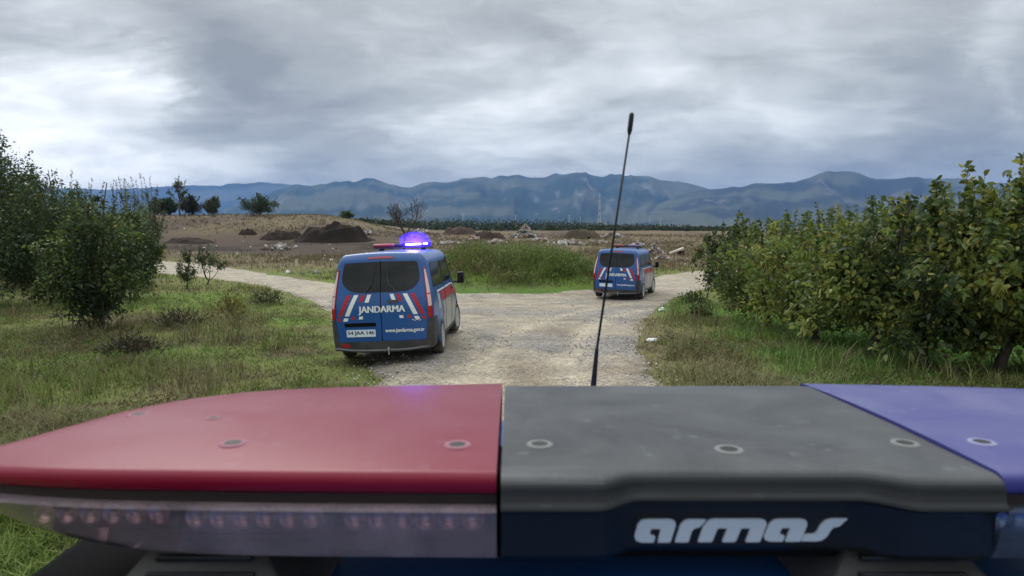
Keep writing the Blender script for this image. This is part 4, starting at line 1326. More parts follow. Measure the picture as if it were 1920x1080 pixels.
def rounded(poly, r, seg=4):
    out = []; n = len(poly)
    for i in range(n):
        a, b, c = (Vector(poly[i - 1]), Vector(poly[i]), Vector(poly[(i + 1) % n]))
        d1, d2 = (a - b), (c - b)
        k = min(r, d1.length * .45, d2.length * .45)
        p, q = b + d1.normalized() * k, b + d2.normalized() * k
        for s in range(seg + 1):
            t = s / seg
            out.append(tuple((1 - t) ** 2 * p + 2 * t * (1 - t) * b + t * t * q))
    return out


def bar(x0, z0, x1, z1, w):
    """slanted stripe of horizontal width w"""
    return [(x0 - w / 2, z0), (x0 + w / 2, z0), (x1 + w / 2, z1), (x1 - w / 2, z1)]


def text_mesh(body, bold=0.0):
    cu = bpy.data.curves.new('lettering', 'FONT'); cu.body = body; cu.size = 1; cu.offset = bold; cu.resolution_u = 3
    to = bpy.data.objects.new('lettering', cu); COL.objects.link(to)
    dg = bpy.context.evaluated_depsgraph_get(); dg.update()
    me = bpy.data.meshes.new_from_object(to.evaluated_get(dg))
    bpy.data.objects.remove(to); bpy.data.curves.remove(cu)
    return me


def lettering(name, body, face, u0, u1, v0, v1, off, mat, parent, bold=0.0, slope=0.0, heavy=0.0):
    me = text_mesh(body, bold)
    co = np.empty(len(me.vertices) * 3); me.vertices.foreach_get('co', co); co = co.reshape(-1, 3)
    a = (co[:, 0] - co[:, 0].min()) / np.ptp(co[:, 0]); b = (co[:, 1] - co[:, 1].min()) / np.ptp(co[:, 1])
    uv = np.stack([u0 + (u1 - u0) * a, v0 + (v1 - v0) * b + slope * (a - .5)], 1)
    me.vertices.foreach_set('co', on_surf(face, uv, off).astype(np.float32).ravel()); me.update()
    me.materials.clear()
    if heavy:                                  # heavier strokes: the print laid twice more, a stroke's width aside
        bm = bmesh.new(); bm.from_mesh(me)
        for du, do in ((-heavy, .0006), (heavy, .0012)):
            e = bmesh.new(); e.from_mesh(me)
            P = on_surf(face, uv + (du, 0), off + do)
            e.verts.ensure_lookup_table()
            for v_, q_ in zip(e.verts, P): v_.co = q_
            t_ = bpy.data.meshes.new('tmp'); e.to_mesh(t_); e.free(); bm.from_mesh(t_); bpy.data.meshes.remove(t_)
        bm.to_mesh(me); bm.free()
    return obj(name, me, parent, mat)


def body_mesh():
    bm = bmesh.new()
    def face_grid(fn, us, vs):
        us, vs = np.array(us), np.array(vs)
        U_, V_ = np.meshgrid(us, vs, indexing='ij')
        P = vmap(np.array([fn(u, v) for u, v in zip(U_.ravel(), V_.ravel())]))
        vv = [bm.verts.new(p) for p in P]
        for f in grid_faces(len(us), len(vs)): bm.faces.new([vv[i] for i in f])
    def lin(a, b, n, r0, r1):
        """even spacing with extra rows in the rounded borders"""
        s = list(np.linspace(a, b, n))
        if r0: s += [a + r0 * k for k in (.25, .5, .75, 1.0)]
        if r1: s += [b - r1 * k for k in (.25, .5, .75, 1.0)]
        return sorted(set(np.round(s, 4)))
    xs = lin(-LX, LX, 15, RR, RR); ys = lin(-LY, LY, 56, RR, RR); zs = lin(0.26, ZT, 16, 0, RR)
    face_grid(lambda u, v: (u, -LY, v), xs, zs)
    face_grid(lambda u, v: (u, LY, v), xs, zs)
    face_grid(lambda u, v: (LX, u, v), ys, zs)
    face_grid(lambda u, v: (-LX, u, v), ys, zs)
    face_grid(lambda u, v: (u, v, ZT), xs, ys)
    bmesh.ops.remove_doubles(bm, verts=bm.verts, dist=0.0008)
    bmesh.ops.holes_fill(bm, edges=[e for e in bm.edges if e.is_boundary], sides=0)
    me = bm_mesh('body', bm)
    tmp = bpy.data.objects.new('body_tmp', me); COL.objects.link(tmp)
    cut = bmesh.new()
    for yy in (-1.42, 1.51):
        for s in (-1, 1):
            add_lathe(cut, [(0.40, s * 0.60), (0.40, s * 1.3)], 'X', 32, (0, yy, 0.34))
    cm = bpy.data.objects.new('cut_tmp', bm_mesh('cut', cut)); COL.objects.link(cm)
    md = tmp.modifiers.new('b', 'BOOLEAN'); md.operation = 'DIFFERENCE'; md.solver = 'EXACT'; md.object = cm
    dg = bpy.context.evaluated_depsgraph_get(); dg.update()
    out = bpy.data.meshes.new_from_object(tmp.evaluated_get(dg))
    bpy.data.objects.remove(tmp); bpy.data.objects.remove(cm)
    out.name = 'body'
    out.polygons.foreach_set('use_smooth', [True] * len(out.polygons))
    return out


def make_wheel(parent, x, y, steer=0.0):
    w = bpy.data.objects.new('wheel', None); COL.objects.link(w); w.parent = parent
    s = 1 if x > 0 else -1
    w.location = (x, y, 0.335); w.rotation_euler = (0, 0, (0 if s > 0 else math.pi) + steer)
    bm = bmesh.new()
    add_lathe(bm, [(0.215, -.105), (0.29, -.115), (0.322, -.10), (0.335, -.07), (0.337, 0), (0.335, .07), (0.322, .10), (0.29, .115), (0.222, .105), (0.215, .06), (0.215, -.105)], 'X', 36)
    obj('tyre', bm_mesh('tyre', bm), w, M_tyre, smooth=True)
    bm = bmesh.new()
    add_lathe(bm, [(0.223, .100), (0.226, .112), (0.205, .106), (0.195, .05), (0.19, -.03), (0.0, -.03)], 'X', 32)
    for k in range(10):
        a = 2 * math.pi * (k // 2) / 5 + (0.17 if k % 2 else -0.17)
        R = Matrix.Rotation(a, 3, 'X')
        add_box(bm, R @ Vector((.078, 0, .125)), (.035, .036, .165), R, .006)
    add_lathe(bm, [(0.0, .10), (.03, .10), (.062, .092), (.07, .05), (.07, 0)], 'X', 16)
    obj('rim', bm_mesh('rim', bm), w, M_alloy)
    return w


def make_van(lit=True):
    v = empty('police_van', (0, 0, 0))
    obj('body', BODY, v, M_blue)
    # rear doors, windows, wipers
    for s in (-1, 1):
        e = .008
        pl = [(s * e, 0.42), (s * .845, 0.42), (s * .86, .60), (s * .835, 1.30), (s * .83, 1.80), (s * e, 1.80)]
        if s < 0: pl = pl[::-1]
        dr = patch('rear_door', rounded(pl, .05), 'rear', .007, M_blue, v, .02, smooth=False)
        gl = [(s * .0085, 1.268), (s * .40, 1.270), (s * .52, 1.283), (s * .62, 1.315), (s * .71, 1.375), (s * .765, 1.435), (s * .792, 1.50), (s * .80, 1.57), (s * .795, 1.73), (s * .785, 1.765), (s * .75, 1.782), (s * .0085, 1.786)]
        if s < 0: gl = gl[::-1]
        patch('window', gl, 'rear', .012, M_glass, dr, .008)
        wp = bmesh.new()
        pts = on_surf('rear', [(s * .30, 1.27), (s * .17, 1.40), (s * .15, 1.50), (s * .14, 1.73)], [.03, .035, .03, .025])
        add_tube(wp, [tuple(p) for p in pts], [.012, .010, .008, .006], 6)
        obj('wiper', bm_mesh('wiper', wp), dr, M_black)
        hp = on_surf('rear', [(s * .07, .46), (s * .07, 1.2)], [.012, .012])
        hb_ = bmesh.new()
        for p in hp: add_box(hb_, tuple(p), (.03, .02, .05), None, .004)
    patch('door_seal', [(-.010, .42), (.010, .42), (.010, 1.80), (-.010, 1.80)], 'rear', .002, M_seal, v, .01)
    patch('brake_light', rounded([(-.27, 1.835), (.27, 1.835), (.27, 1.875), (-.27, 1.875)], .012), 'rear', .012, M_redlens, v, .012)
    patch('door_handle', rounded([(.13, 1.085), (.34, 1.085), (.34, 1.13), (.13, 1.13)], .02), 'rear', .022, M_black, v, .018)
    patch('plate_recess', rounded([(-.70, .68), (-.10, .68), (-.10, .745), (-.70, .745)], .02), 'rear', .014, M_seal, v, .01)
    pt = patch('number_plate', rounded([(-.67, .50), (-.12, .50), (-.12, .625), (-.67, .625)], .01), 'rear', .018, M_plate, v, .012)
    lettering('plate_number', '54 JAA 146', 'rear', -.645, -.145, .522, .605, .0195, M_ink, pt, 0, 0, .004)
    # chevron stripes: mirrored left and right
    for s in (-1, 1):
        for x0, z0, x1, z1, w, m in ((.47, 1.235, .645, .87, .085, M_white2), (.61, 1.235, .775, .87, .085, M_red), (.215, 1.235, .265, 1.10, .075, M_white2), (.335, 1.235, .375, 1.11, .075, M_red),
                                     (.375, .86, .385, .81, .075, M_white2), (.52, .86, .535, .81, .075, M_red), (.66, .835, .68, .78, .085, M_white2), (.79, .835, .805, .78, .075, M_red)):
            pl = bar(s * x0, z0, s * x1, z1, w)
            if s < 0: pl = pl[::-1]
            patch('stripe', pl, 'rear', .0095, m, v, .0008)
    lettering('lettering', 'JANDARMA', 'rear', -.42, .45, .885, 1.035, .0115, M_white2, v, 0, 0, .007)
    lettering('lettering', 'www.jandarma.gov.tr', 'rear', .07, .80, .545, .635, .0115, M_white2, v, 0, 0, .003)
    # script badge: a small bright wavy strip
    bm = bmesh.new()
    bp_ = on_surf('rear', [(.57 + .022 * k, .765 + .012 * math.sin(k * 1.7)) for k in range(9)], [.013] * 9)
    add_tube(bm, [tuple(p) for p in bp_], .006, 5)
    obj('badge', bm_mesh('badge', bm), v, M_chrome)
    # tail lights wrap the corners
    for s, fc in ((1, 'wrap'), (-1, 'wrapl')):
        tl = patch('tail_light', rounded([(-.085, .80), (.05, .80), (.055, 1.10), (.02, 1.52), (-.015, 1.68), (-.075, 1.68), (-.095, 1.40), (-.10, 1.0)][::s], .03), fc, .016, M_redlens, v, .02, .05)
        patch('lens', rounded([(-.078, 1.0), (.035, 1.0), (.028, 1.25), (.008, 1.50), (-.018, 1.64), (-.062, 1.64), (-.080, 1.38)][::s], .02), fc, .0195, M_pinklens, tl, .006, .05)
        patch('lens_bar', [(-.068, 1.20), (.02, 1.20), (.018, 1.225), (-.068, 1.225)][::s], fc, .0215, M_redlens, tl, .004, .05)
        patch('bumper_corner', rounded([(-.13, .27), (.60, .27), (.60, .34), (.60, .55), (.42, .79), (-.09, .79), (-.13, .6)][::s], .03), fc, .012, M_black, v, .016, .06)
        sd_ = 'right' if s > 0 else 'left'
        # side glass, pillars in between
        for nm, a, b in (('side_window', -2.12, -.72), ('side_window', -.66, .38)):
            pl = rounded([(a, 1.30), (b, 1.30), (b, 1.745), (a + .05, 1.745)], .05)
            patch(nm, pl[::s], sd_, .006, M_glass, v, .01, .12)
        patch('side_window', rounded([(.46, 1.32), (1.66, 1.27), (1.60, 1.34), (.96, 1.80), (.50, 1.80)], .05)[::s], sd_, .006, M_glass, v, .01, .12)
        # livery along the flank
        patch('side_stripe', [(-1.75, 1.185), (1.35, 1.185), (1.35, 1.215), (-1.75, 1.215)][::s], sd_, .004, M_white2, v, .002, .2)
        patch('side_stripe', [(-1.22, .98), (1.1, .98), (1.3, 1.165), (-1.35, 1.165)][::s], sd_, .004, M_red, v, .002, .2)
        for q in (-1.62, -1.48):
            patch('side_stripe', [(q, .86), (q + .06, .86), (q - .04, 1.165), (q - .10, 1.165)][::s], sd_, .004, M_white2, v, .002, .2)
        patch('side_panel', rounded([(-.96, .34), (1.04, .34), (1.02, .60), (.95, .96), (-1.15, .96), (-1.02, .75), (-.97, .6)], .03)[::s], sd_, .004, M_silver, v, .002, .15)
        patch('sill', [(-.98, .265), (1.08, .265), (1.08, .325), (-.98, .325)][::s], sd_, .012, M_black, v, .012, .2)
        for q in (-.69, .42):
            patch('door_gap', [(q - .006, .34), (q + .006, .34), (q + .006, 1.78), (q - .006, 1.78)][::s], sd_, .0075, M_seal, v, .004, .15)
        patch('door_handle', rounded([(.52, 1.08), (.72, 1.08), (.72, 1.12), (.52, 1.12)], .015)[::s], sd_, .022, M_black, v, .02)
        bm = bmesh.new()
        add_lathe(bm, [(.402, s * .90), (.450, s * .955), (.430, s * .972), (.400, s * .965)], 'X', 36, (0, -1.42, .34))
        for vv in list(bm.verts):
            if vv.co.z < .27: vv.co.z = .27
        obj('wheel_arch', bm_mesh('wheel_arch', bm), v, M_blue, smooth=True)
        # mirror
        bm = bmesh.new(); add_box(bm, (s * 1.10, 1.42, 1.26), (.17, .12, .27), None, .045)
        mi = obj('mirror', bm_mesh('mirror', bm), v, M_black, smooth=True)
        bm = bmesh.new(); add_box(bm, (s * 1.10, 1.356, 1.265), (.125, .008, .21), None, .003)
        obj('mirror_glass', bm_mesh('mirror_glass', bm), mi, M_glass)
        bm = bmesh.new(); add_tube(bm, [(s * .92, 1.46, 1.17), (s * 1.06, 1.44, 1.17)], .03, 8)
        obj('mirror_arm', bm_mesh('mirror_arm', bm), mi, M_black)
        make_wheel(v, s * .868, -1.42); make_wheel(v, s * .86, 1.51, -.12)
        patch('headlight', rounded([(s * .52, .78), (s * .90, .80), (s * .88, 1.0), (s * .6, .93)][::-s], .04), 'front', .01, M_pinklens, v, .012)
    # bumper, step bar, tow pin, reflector
    patch('bumper', rounded([(-.86, .27), (.86, .27), (.86, .41), (-.86, .41)], .02), 'rear', .04, M_black, v, .05)
    bm = bmesh.new()
    pts = on_surf('rear', [(u, .29 - .025 * max(0, 1 - (abs(u) / .75) ** 4)) for u in np.linspace(-.90, .90, 15)], [.05 + .07 * max(0, 1 - (abs(u) / .9) ** 4) for u in np.linspace(-.90, .90, 15)])
    add_tube(bm, [tuple(p) for p in pts], .026, 10)
    obj('step_bar', bm_mesh('step_bar', bm), v, mat_basic('dark_steel_bar', (.10, .10, .105), .4, metal=.6) if 'dark_steel_bar' not in bpy.data.materials else bpy.data.materials['dark_steel_bar'], smooth=True)
    bm = bmesh.new(); add_lathe(bm, [(0, .20), (.014, .20), (.014, .28), (.022, .30), (.018, .325), (0, .33)], 'Z', 10, (.14, -2.62, 0))
    obj('tow_pin', bm_mesh('tow_pin', bm), v, M_chrome)
    patch('reflector', rounded([(-.78, .325), (-.62, .325), (-.62, .375), (-.78, .375)], .01), 'rear', .044, M_redlens, v, .01)
    patch('windscreen', rounded([(-.70, .98), (.70, .98), (.76, 1.72), (-.76, 1.72)], .05), 'roof', .006, M_glass, v, .01)
    bm = bmesh.new(); add_box(bm, (0, 0, .32), (1.55, 4.3, .16))
    obj('underbody', bm_mesh('underbody', bm), v, M_seal)
    return v


def roof_light(parent, lit):
    """low light bar across the roof: base, red end, blue end"""
    root = bpy.data.objects.new('roof_light', None); COL.objects.link(root); root.parent = parent
    root.location = (0, .02, 1.965)
    bm = bmesh.new(); add_box(bm, (0, 0, .045), (1.24, .26, .03), None, .01)
    for s in (-1, 1): add_box(bm, (s * .45, 0, .01), (.08, .16, .05), None, .008)
    obj('light_base', bm_mesh('light_base', bm), root, M_black)
    def cap(name, x0, x1, h, m):
        bm = bmesh.new(); add_box(bm, ((x0 + x1) / 2, 0, .062 + h / 2), (x1 - x0, .25, h), None, min(.035, h * .45))
        return obj(name, bm_mesh(name, bm), root, m, smooth=True)
    cap('red_cover', -.62, -.16, .075, M_roofred)
    cap('centre_cover', -.155, .02, .07, M_black)
    if lit:
        cap('blue_cover', .025, .62, .10, M_bluelit)
        bm = bmesh.new(); add_box(bm, (.26, -.134, .105), (.34, .022, .035), None, .008); obj('flash_tube', bm_mesh('flash_tube', bm), root, M_flash)
        bm = bmesh.new(); add_box(bm, (.52, -.134, .110), (.10, .022, .035), None, .008); obj('flash_tube', bm_mesh('flash_tube', bm), root, M_flash)
        # camera bloom round the flash, added as a glowing volume, brightest where deepest
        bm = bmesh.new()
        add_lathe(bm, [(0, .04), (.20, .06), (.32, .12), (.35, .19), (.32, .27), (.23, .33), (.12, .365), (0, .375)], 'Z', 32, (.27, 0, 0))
        obj('bloom_halo', bm_mesh('bloom_halo', bm), root, M_bloom, smooth=True)
        pl = bpy.data.lights.new('flash', 'POINT'); pl.energy = 55; pl.color = (.12, .05, 1.0); pl.shadow_soft_size = .12
        lo = bpy.data.objects.new('flash', pl); COL.objects.link(lo); lo.parent = root; lo.location = (.3, -.32, .28)
    else:
        cap('blue_cover', .025, .62, .085, M_roofviolet)
    return root


def copy_tree(o, parent=None, skip=()):
    c = o.copy(); COL.objects.link(c); c.parent = parent
    for ch in o.children:
        if ch.name.split('.')[0] in skip: continue
        copy_tree(ch, c, skip)
    return c


BODY = body_mesh()
van = make_van()
van2 = copy_tree(van, None, ('plate_number',))
van3 = copy_tree(van, None, ('plate_number',))
GV = 'blue gendarmerie vans on the gravel road'
tag(van, 'blue van with lit blue roof light and white JANDARMA lettering, half on the grass', 'van', GV)
tag(van2, 'farther blue van turning onto the road towards the orchard corner', 'van', GV)
tag(van3, 'blue van roof with black rails under the big light bar', 'van', GV)
roof_light(van, True)
roof_light(van2, False)

ax, ay = on_ground(828, 661)           # where the near van's right rear tyre stands
HEAD, ROLL = math.radians(1.0), math.radians(-2.2)
M = Matrix.Rotation(-HEAD, 3, 'Z') @ Matrix.Rotation(ROLL, 3, 'Y')
van.rotation_euler = M.to_euler()
off = M @ Vector((.93, -1.42, 0))
van.location = (ax - off.x, ay - off.y, float(H(ax, ay)) - off.z)

bx, by = on_ground(1204, 560)
HEAD2 = math.radians(20)
M = Matrix.Rotation(-HEAD2, 3, 'Z') @ Matrix.Rotation(math.radians(1.2), 3, 'Y')
off = M @ Vector((.93, -1.42, 0))
van2.rotation_euler = M.to_euler()
van2.location = (bx - off.x, by - off.y, float(H(bx, by)) - off.z - .01)
van3.location = (.265, .62, -.055)
for v_ in (van, van2, van3): v_.scale = (1, 1, 1.035)

for s in (-1, 1):                       # black gutter rails on the carrying van's roof
    bm = bmesh.new(); add_box(bm, (s * .70, -.35, 1.922), (.17, 2.0, .045), None, .012)
    obj('roof_rail', bm_mesh('roof_rail', bm), van3, M_seal)
# antenna of the carrying van
def ray_pt(px, py, y):
    return Vector((x_at(px, py, y), y, z_at(px, py, y)))
pA, pB, pC, pD = ray_pt(1113, 720, 1.27), ray_pt(1119, 655, 1.255), ray_pt(1180, 250, 1.16), ray_pt(1185, 211, 1.15)
dirv = (pB - pA).normalized()
foot = pA - (pB - pA) * 1.6
foot = Vector((pA.x - .012, pA.y + .03, 1.925))
ant = bpy.data.objects.new('antenna', None); COL.objects.link(ant); ant.parent = van3
ant.matrix_parent_inverse = (Matrix.Translation(van3.location) @ Matrix.Diagonal((1, 1, 1.035, 1))).inverted()
M_ant = mat_basic('antenna_rubber', (.012, .012, .013), .6)
bm = bmesh.new(); add_tube(bm, [foot, pA.lerp(foot, .5), pA, pB, pB + (pC - pB) * .01], [.007, .0062, .0055, .0036, .0028], 10); obj('spring_base', bm_mesh('spring_base', bm), ant, M_ant, smooth=True)
bm = bmesh.new(); add_tube(bm, [pB, pC], [.0024, .0019], 8); obj('whip', bm_mesh('whip', bm), ant, M_ant, smooth=True)
bm = bmesh.new(); add_tube(bm, [pC - (pD - pC) * .05, pC + (pD - pC) * .15, pD - (pD - pC) * .1, pD], [.0026, .0043, .0043, .0022], 10); obj('tip', bm_mesh('tip', bm), ant, M_ant, smooth=True)
bm = bmesh.new(); add_lathe(bm, [(0, .045), (.012, .042), (.022, .02), (.032, .0), (.032, -.02)], 'Z', 16, tuple(foot - Vector((0, 0, .012)))); obj('foot', bm_mesh('foot', bm), ant, M_black, smooth=True)

# ------------------------------------------------------------------ the light bar in front of the camera
S = 1.3
ZB = CAM_H - .16 * S                         # top of the bar
CX = .155 * S                                # its middle
XL = -.0105 * S
def dusty(name, color, rough, dust, amt, scale, coat=.35, spec=.42):
    """plastic cover, dust lying on it in films and specks"""
    m = bpy.data.materials.new(name); m.use_nodes = True
    n = NT(m.node_tree); b = n.n['Principled BSDF']
    P = n.new('ShaderNodeTexCoord').outputs['Object']
    sepn = n.new('ShaderNodeSeparateXYZ'); n.link(n.new('ShaderNodeNewGeometry').outputs['True Normal'], sepn.inputs[0])
    flat = n.smooth(sepn.outputs[2], .55, .98)               # dust settles on what faces up
    f = n.noise(P, scale, 7, .62, .6)
    sp = n.smooth(n.noise(P, 150, 3, .6), .60, .72)
    a = n.math('ADD', n.math('MULTIPLY', n.smooth(f, .2, .75), amt), n.math('MULTIPLY', sp, amt * .35))
    a = n.math('MULTIPLY', a, flat, clamp=True)
    n.link(n.mix(a, color, dust), b.inputs['Base Color'])
    n.link(n.math('ADD', rough, n.math('MULTIPLY', a, .35)), b.inputs['Roughness'])
    # dried water spots and fine scratches
    vo = n.new('ShaderNodeTexVoronoi', feature='DISTANCE_TO_EDGE'); vo.inputs['Scale'].default_value = 70; n.link(P, vo.inputs['Vector'])
    v2 = n.new('ShaderNodeTexVoronoi'); v2.inputs['Scale'].default_value = 46; n.link(P, v2.inputs['Vector'])
    spots = n.math('MULTIPLY', n.smooth(v2.outputs['Distance'], .34, .22), n.smooth(n.noise(P, 17, 4, .6), .52, .62))
    mpg = n.new('ShaderNodeMapping'); mpg.inputs['Rotation'].default_value = (0, 0, .5); mpg.inputs['Scale'].default_value = (4, 320, 40); n.link(P, mpg.inputs['Vector'])
    scr = n.math('MULTIPLY', n.smooth(n.noise(mpg.outputs[0], 1.0, 2, .5), .66, .72), n.smooth(n.noise(P, 11, 3, .6), .5, .62))
    a2 = n.math('MULTIPLY', n.math('ADD', n.math('MULTIPLY', spots, .22), n.math('MULTIPLY', scr, .30)), flat)
    basec = b.inputs['Base Color'].links[0].from_socket
    n.link(n.mix(a2, basec, dust), b.inputs['Base Color'])
    b.inputs['Specular IOR Level'].default_value = spec
    b.inputs['Coat Weight'].default_value = coat; b.inputs['Coat Roughness'].default_value = .38
    bp = n.new('ShaderNodeBump'); bp.inputs['Strength'].default_value = .05; bp.inputs['Distance'].default_value = .002
    n.link(n.noise(P, 220, 3, .6), bp.inputs['Height']); n.link(bp.outputs[0], b.inputs['Normal'])
    return m

M_barred = dusty('bar_red_plastic', (.165, .003, .020), .30, (.20, .09, .125), .24, 9, 0, .21)
M_barblue = dusty('bar_blue_plastic', (.045, .046, .20), .32, (.22, .22, .30), .36, 9, 0, .24)
M_barblk = dusty('bar_black_plastic', (.010, .011, .013), .33, (.18, .19, .197), .34, 6, 0, .36)
M_clearr = mat_clear('bar_clear_plastic', (.72, .54, .56), .12, .30, (.54, .42, .46))
M_clearb = mat_clear('bar_clear_plastic_blue', (.45, .52, .66), .12, .16, (.30, .36, .45))
M_gasket = mat_basic('gasket', (.012, .004, .005), .7)
M_logo = mat_basic('logo_print', (.46, .51, .56), .45)
M_module = mat_basic('led_module', (.20, .17, .22), .45, metal=.2)
M_led = mat_basic('led_reflector', (.85, .82, .85), .25, metal=.9)

bar_root = empty('light_bar', (CX, .576 * S, ZB - .115), 'long red, black and blue emergency light bar with armas lettering', 'light bar')
INV = Matrix.Translation(-Vector(bar_root.location))
def bpart(name, me, mat, parent=None, smooth=False):
    """geometry given in place, stored relative to the bar's foot"""
    me.transform(INV)
    return obj(name, me, parent or bar_root, mat, smooth=smooth)

endx = np.array([0, -.15, -.22, -.27, -.303, -.335, -.362, -.380, -.390, -.401, -.412, -.420]) * S
yb_ = np.array([.717, .702, .692, .680, .666, .648, .622, .594, .568, .540, .518, .505]) * S
yf_ = np.array([.435, .4375, .440, .443, .447, .453, .460, .466, .470, .476, .484, .493]) * S
def ends(x):                                   # x measured from the boundary towards the end, negative
    return np.interp(x, endx[::-1], yf_[::-1]), np.interp(x, endx[::-1], yb_[::-1])

def loft(bm, sections, close_ends=True):
    rings = [[bm.verts.new(p) for p in s] for s in sections]
    k = len(rings[0])
    for a, b in zip(rings[:-1], rings[1:]):
        for i in range(k):
            bm.faces.new((a[i], a[(i + 1) % k], b[(i + 1) % k], b[i]))
    if close_ends:
        bm.faces.new(rings[0]); bm.faces.new(rings[-1][::-1])

def prof_top(x, yf, yb, h0, h1, r, crown, drop=0.0):
    """closed section: front wall, rounded edge, crowned top, back wall; z from -h1 up to the top"""
    w = yb - yf
    r = min(r, w * .3)
    pts = [(yf + .004, -h1), (yf, -h1 + .004)]
    for k in range(6):
        a = math.pi / 2 * k / 5
        pts.append((yf + r * 1.3 * (1 - math.cos(a)) * 1.0, -r + r * math.sin(a)))
    for t in (.2, .35, .5, .65, .8):
        yy = yf + r * 1.3 + (w - 2.6 * r) * t
        pts.append((yy, crown * 4 * t * (1 - t)))
    for k in range(6):
        a = math.pi / 2 * k / 5
        pts.append((yb - r * 1.3 + r * 1.3 * math.sin(a), -r + r * math.cos(a)))
    pts += [(yb, -h1 + .004), (yb - .004, -h1)]
    return [(x, py_, ZB + pz - drop) for py_, pz in pts]

stations = np.concatenate([np.linspace(XL, -.26 * S, 12), -.26 * S - (.1598 * S) * (1 - (1 - np.linspace(.06, 1, 16)) ** 1.8)])
def slant(y):
    return .428 - .0224 * (y - .559) / .373


def lens_sections(mirror, kind):
    out = []
    for x in stations:
        yf, yb = ends(x)
        u = np.clip((-x - .20 * S) / (.22 * S), 0, 1)
        drop = .010 * S * u ** 2.4
        if kind == 'cap': s = prof_top(x, yf, yb, 0, .0193 - drop * .3, .0085, .004, drop)
        elif kind == 'gasket':
            zt, zb2 = ZB - .0188 - drop * .7, ZB - .0292 - drop * .5
            i = .005
            s = [(x, yf + i, zb2), (x, yf + i, zt), (x, yb - i, zt), (x, yb - i, zb2)]
        else:
            z0, z1 = ZB - .029 - drop * .5, ZB - .080 + .026 * u ** 2.5
            o = .001; tk = .006
            wv = max(yb - yf, .03)
            ins = min(.018 * S, wv * .2) * (0.4 + .8 * u)
            s = [(x, yf + ins, z1), (x, yf + ins * .35, z1 + .012), (x, yf - .002, z0 - .009), (x, yf - .007, z0 - .003), (x, yf - .006, z0), (x, yb + .003, z0), (x, yb + .002, z0 - .008), (x, yb - ins * .35, z1 + .012), (x, yb - ins, z1)]
        if mirror:
            s = [(2 * CX - p[0], p[1], p[2]) for p in s][::-1]
            x0_ = 2 * CX - XL
            s = [(p[0] + max(0, 1 - (p[0] - x0_) / .22) * (slant(p[1]) + .0012 - x0_), p[1], p[2]) for p in s]
        out.append(s)
    return out

from mathutils.bvhtree import BVHTree
CAST = []
for mirror, nm, mc, ml in ((False, 'red_cover', M_barred, M_clearr), (True, 'blue_cover', M_barblue, M_clearb)):
    bm = bmesh.new(); loft(bm, lens_sections(mirror, 'cap')); CAST.append(BVHTree.FromBMesh(bm)); bpart(nm, bm_mesh(nm, bm), mc, smooth=False)
    o = bar_root.children[-1]
    bm = bmesh.new(); loft(bm, lens_sections(mirror, 'gasket')); bpart('gasket', bm_mesh('gasket', bm), M_gasket)
    bm = bmesh.new(); loft(bm, lens_sections(mirror, 'lens')); bpart('clear_lens', bm_mesh('clear_lens', bm), ml)
    # light modules behind the lens
    for k in range(3):
        xc = XL - (.058 + .112 * k) * S
        yf, yb = ends(xc)
        if mirror: xc = 2 * CX - xc
        bm = bmesh.new(); add_box(bm, (xc, yf + .046, ZB - .052), (.100 * S, .03, .034), None, .003)
        mo = bpart('light_module', bm_mesh('light_module', bm), M_module)
        for q in range(6):
            xq = xc + (-.041 + .0164 * q) * S
            bm = bmesh.new(); add_lathe(bm, [(0, -.004), (.0035, -.004), (.0095, -.016), (.0105, -.016), (.0105, -.012)], 'Y', 14, (xq, yf + .035, ZB - .049))
            bpart('led', bm_mesh('led', bm), M_led, mo, True)
    # inner tray
    bm = bmesh.new()
    xa, xb = (-.30 * S, XL - .01) if not mirror else (2 * CX - XL + .01, 2 * CX + .30 * S)
    add_box(bm, ((xa + xb) / 2, .58 * S, ZB - .077), (xb - xa, .20 * S, .004)); add_box(bm, ((xa + xb) / 2, .52 * S, ZB - .054), (xb - xa - .02, .01, .034))
    bpart('tray', bm_mesh('tray', bm), M_module)

# centre cover with its recessed lettering face
def centre_sections():
    xs_ = np.linspace(.0, 1, 44); out = []
    for t in xs_:
        xf = XL + .004 + (2 * CX - 2 * XL - .008) * t
        m = sm(.20, .29, t) * sm(.84, .74, t)               # the middle part is set back
        yf = (.428 + .014 * m) * S; yb = .716 * S
        bul = .0
        zt = ZB + .001
        lip = .030 - .002 * m                         # height of the lip under the edge
        low = yf + .012
        s = [(low + .012, -.086), (low + .003, -.076), (low, -lip - .008), (yf + .006, -lip - .003), (yf - .0015, -lip), (yf - .001, -lip + .003), (yf + .002, -lip + .006), (yf + .003, -.014)]
        r = .011
        for k in range(1, 7):
            a = math.pi / 2 * k / 6
            s.append((yf + .003 + r * 1.5 * (1 - math.cos(a)), -.014 + r * math.sin(a)))
        for q in (.2, .4, .6, .8, .93):
            s.append((yf + .003 + r * 1.5 + (yb - yf - r * 1.5 - .012) * q, -.003 * S + .003 * S * min(1, q * 3)))
        s += [(yb - .003, -.006), (yb, -.014), (yb, -.086)]
        # the right side of the cover is cut at a slant, further out at the front
        k_ = sm(.55, 1.0, t)
        out.append([(xf + k_ * (slant(y_) - .0012 - (2 * CX - XL - .004)), y_, zt + z_) for y_, z_ in s])
    return out
bm = bmesh.new(); loft(bm, centre_sections()); CAST.append(BVHTree.FromBMesh(bm)); bpart('centre_cover', bm_mesh('centre_cover', bm), M_barblk, smooth=False)
bm = bmesh.new(); add_box(bm, (CX, .590 * S, ZB - .094), (.70 * S, .232 * S, .013), None, .003)
bpart('base_plate', bm_mesh('base_plate', bm), M_seal)

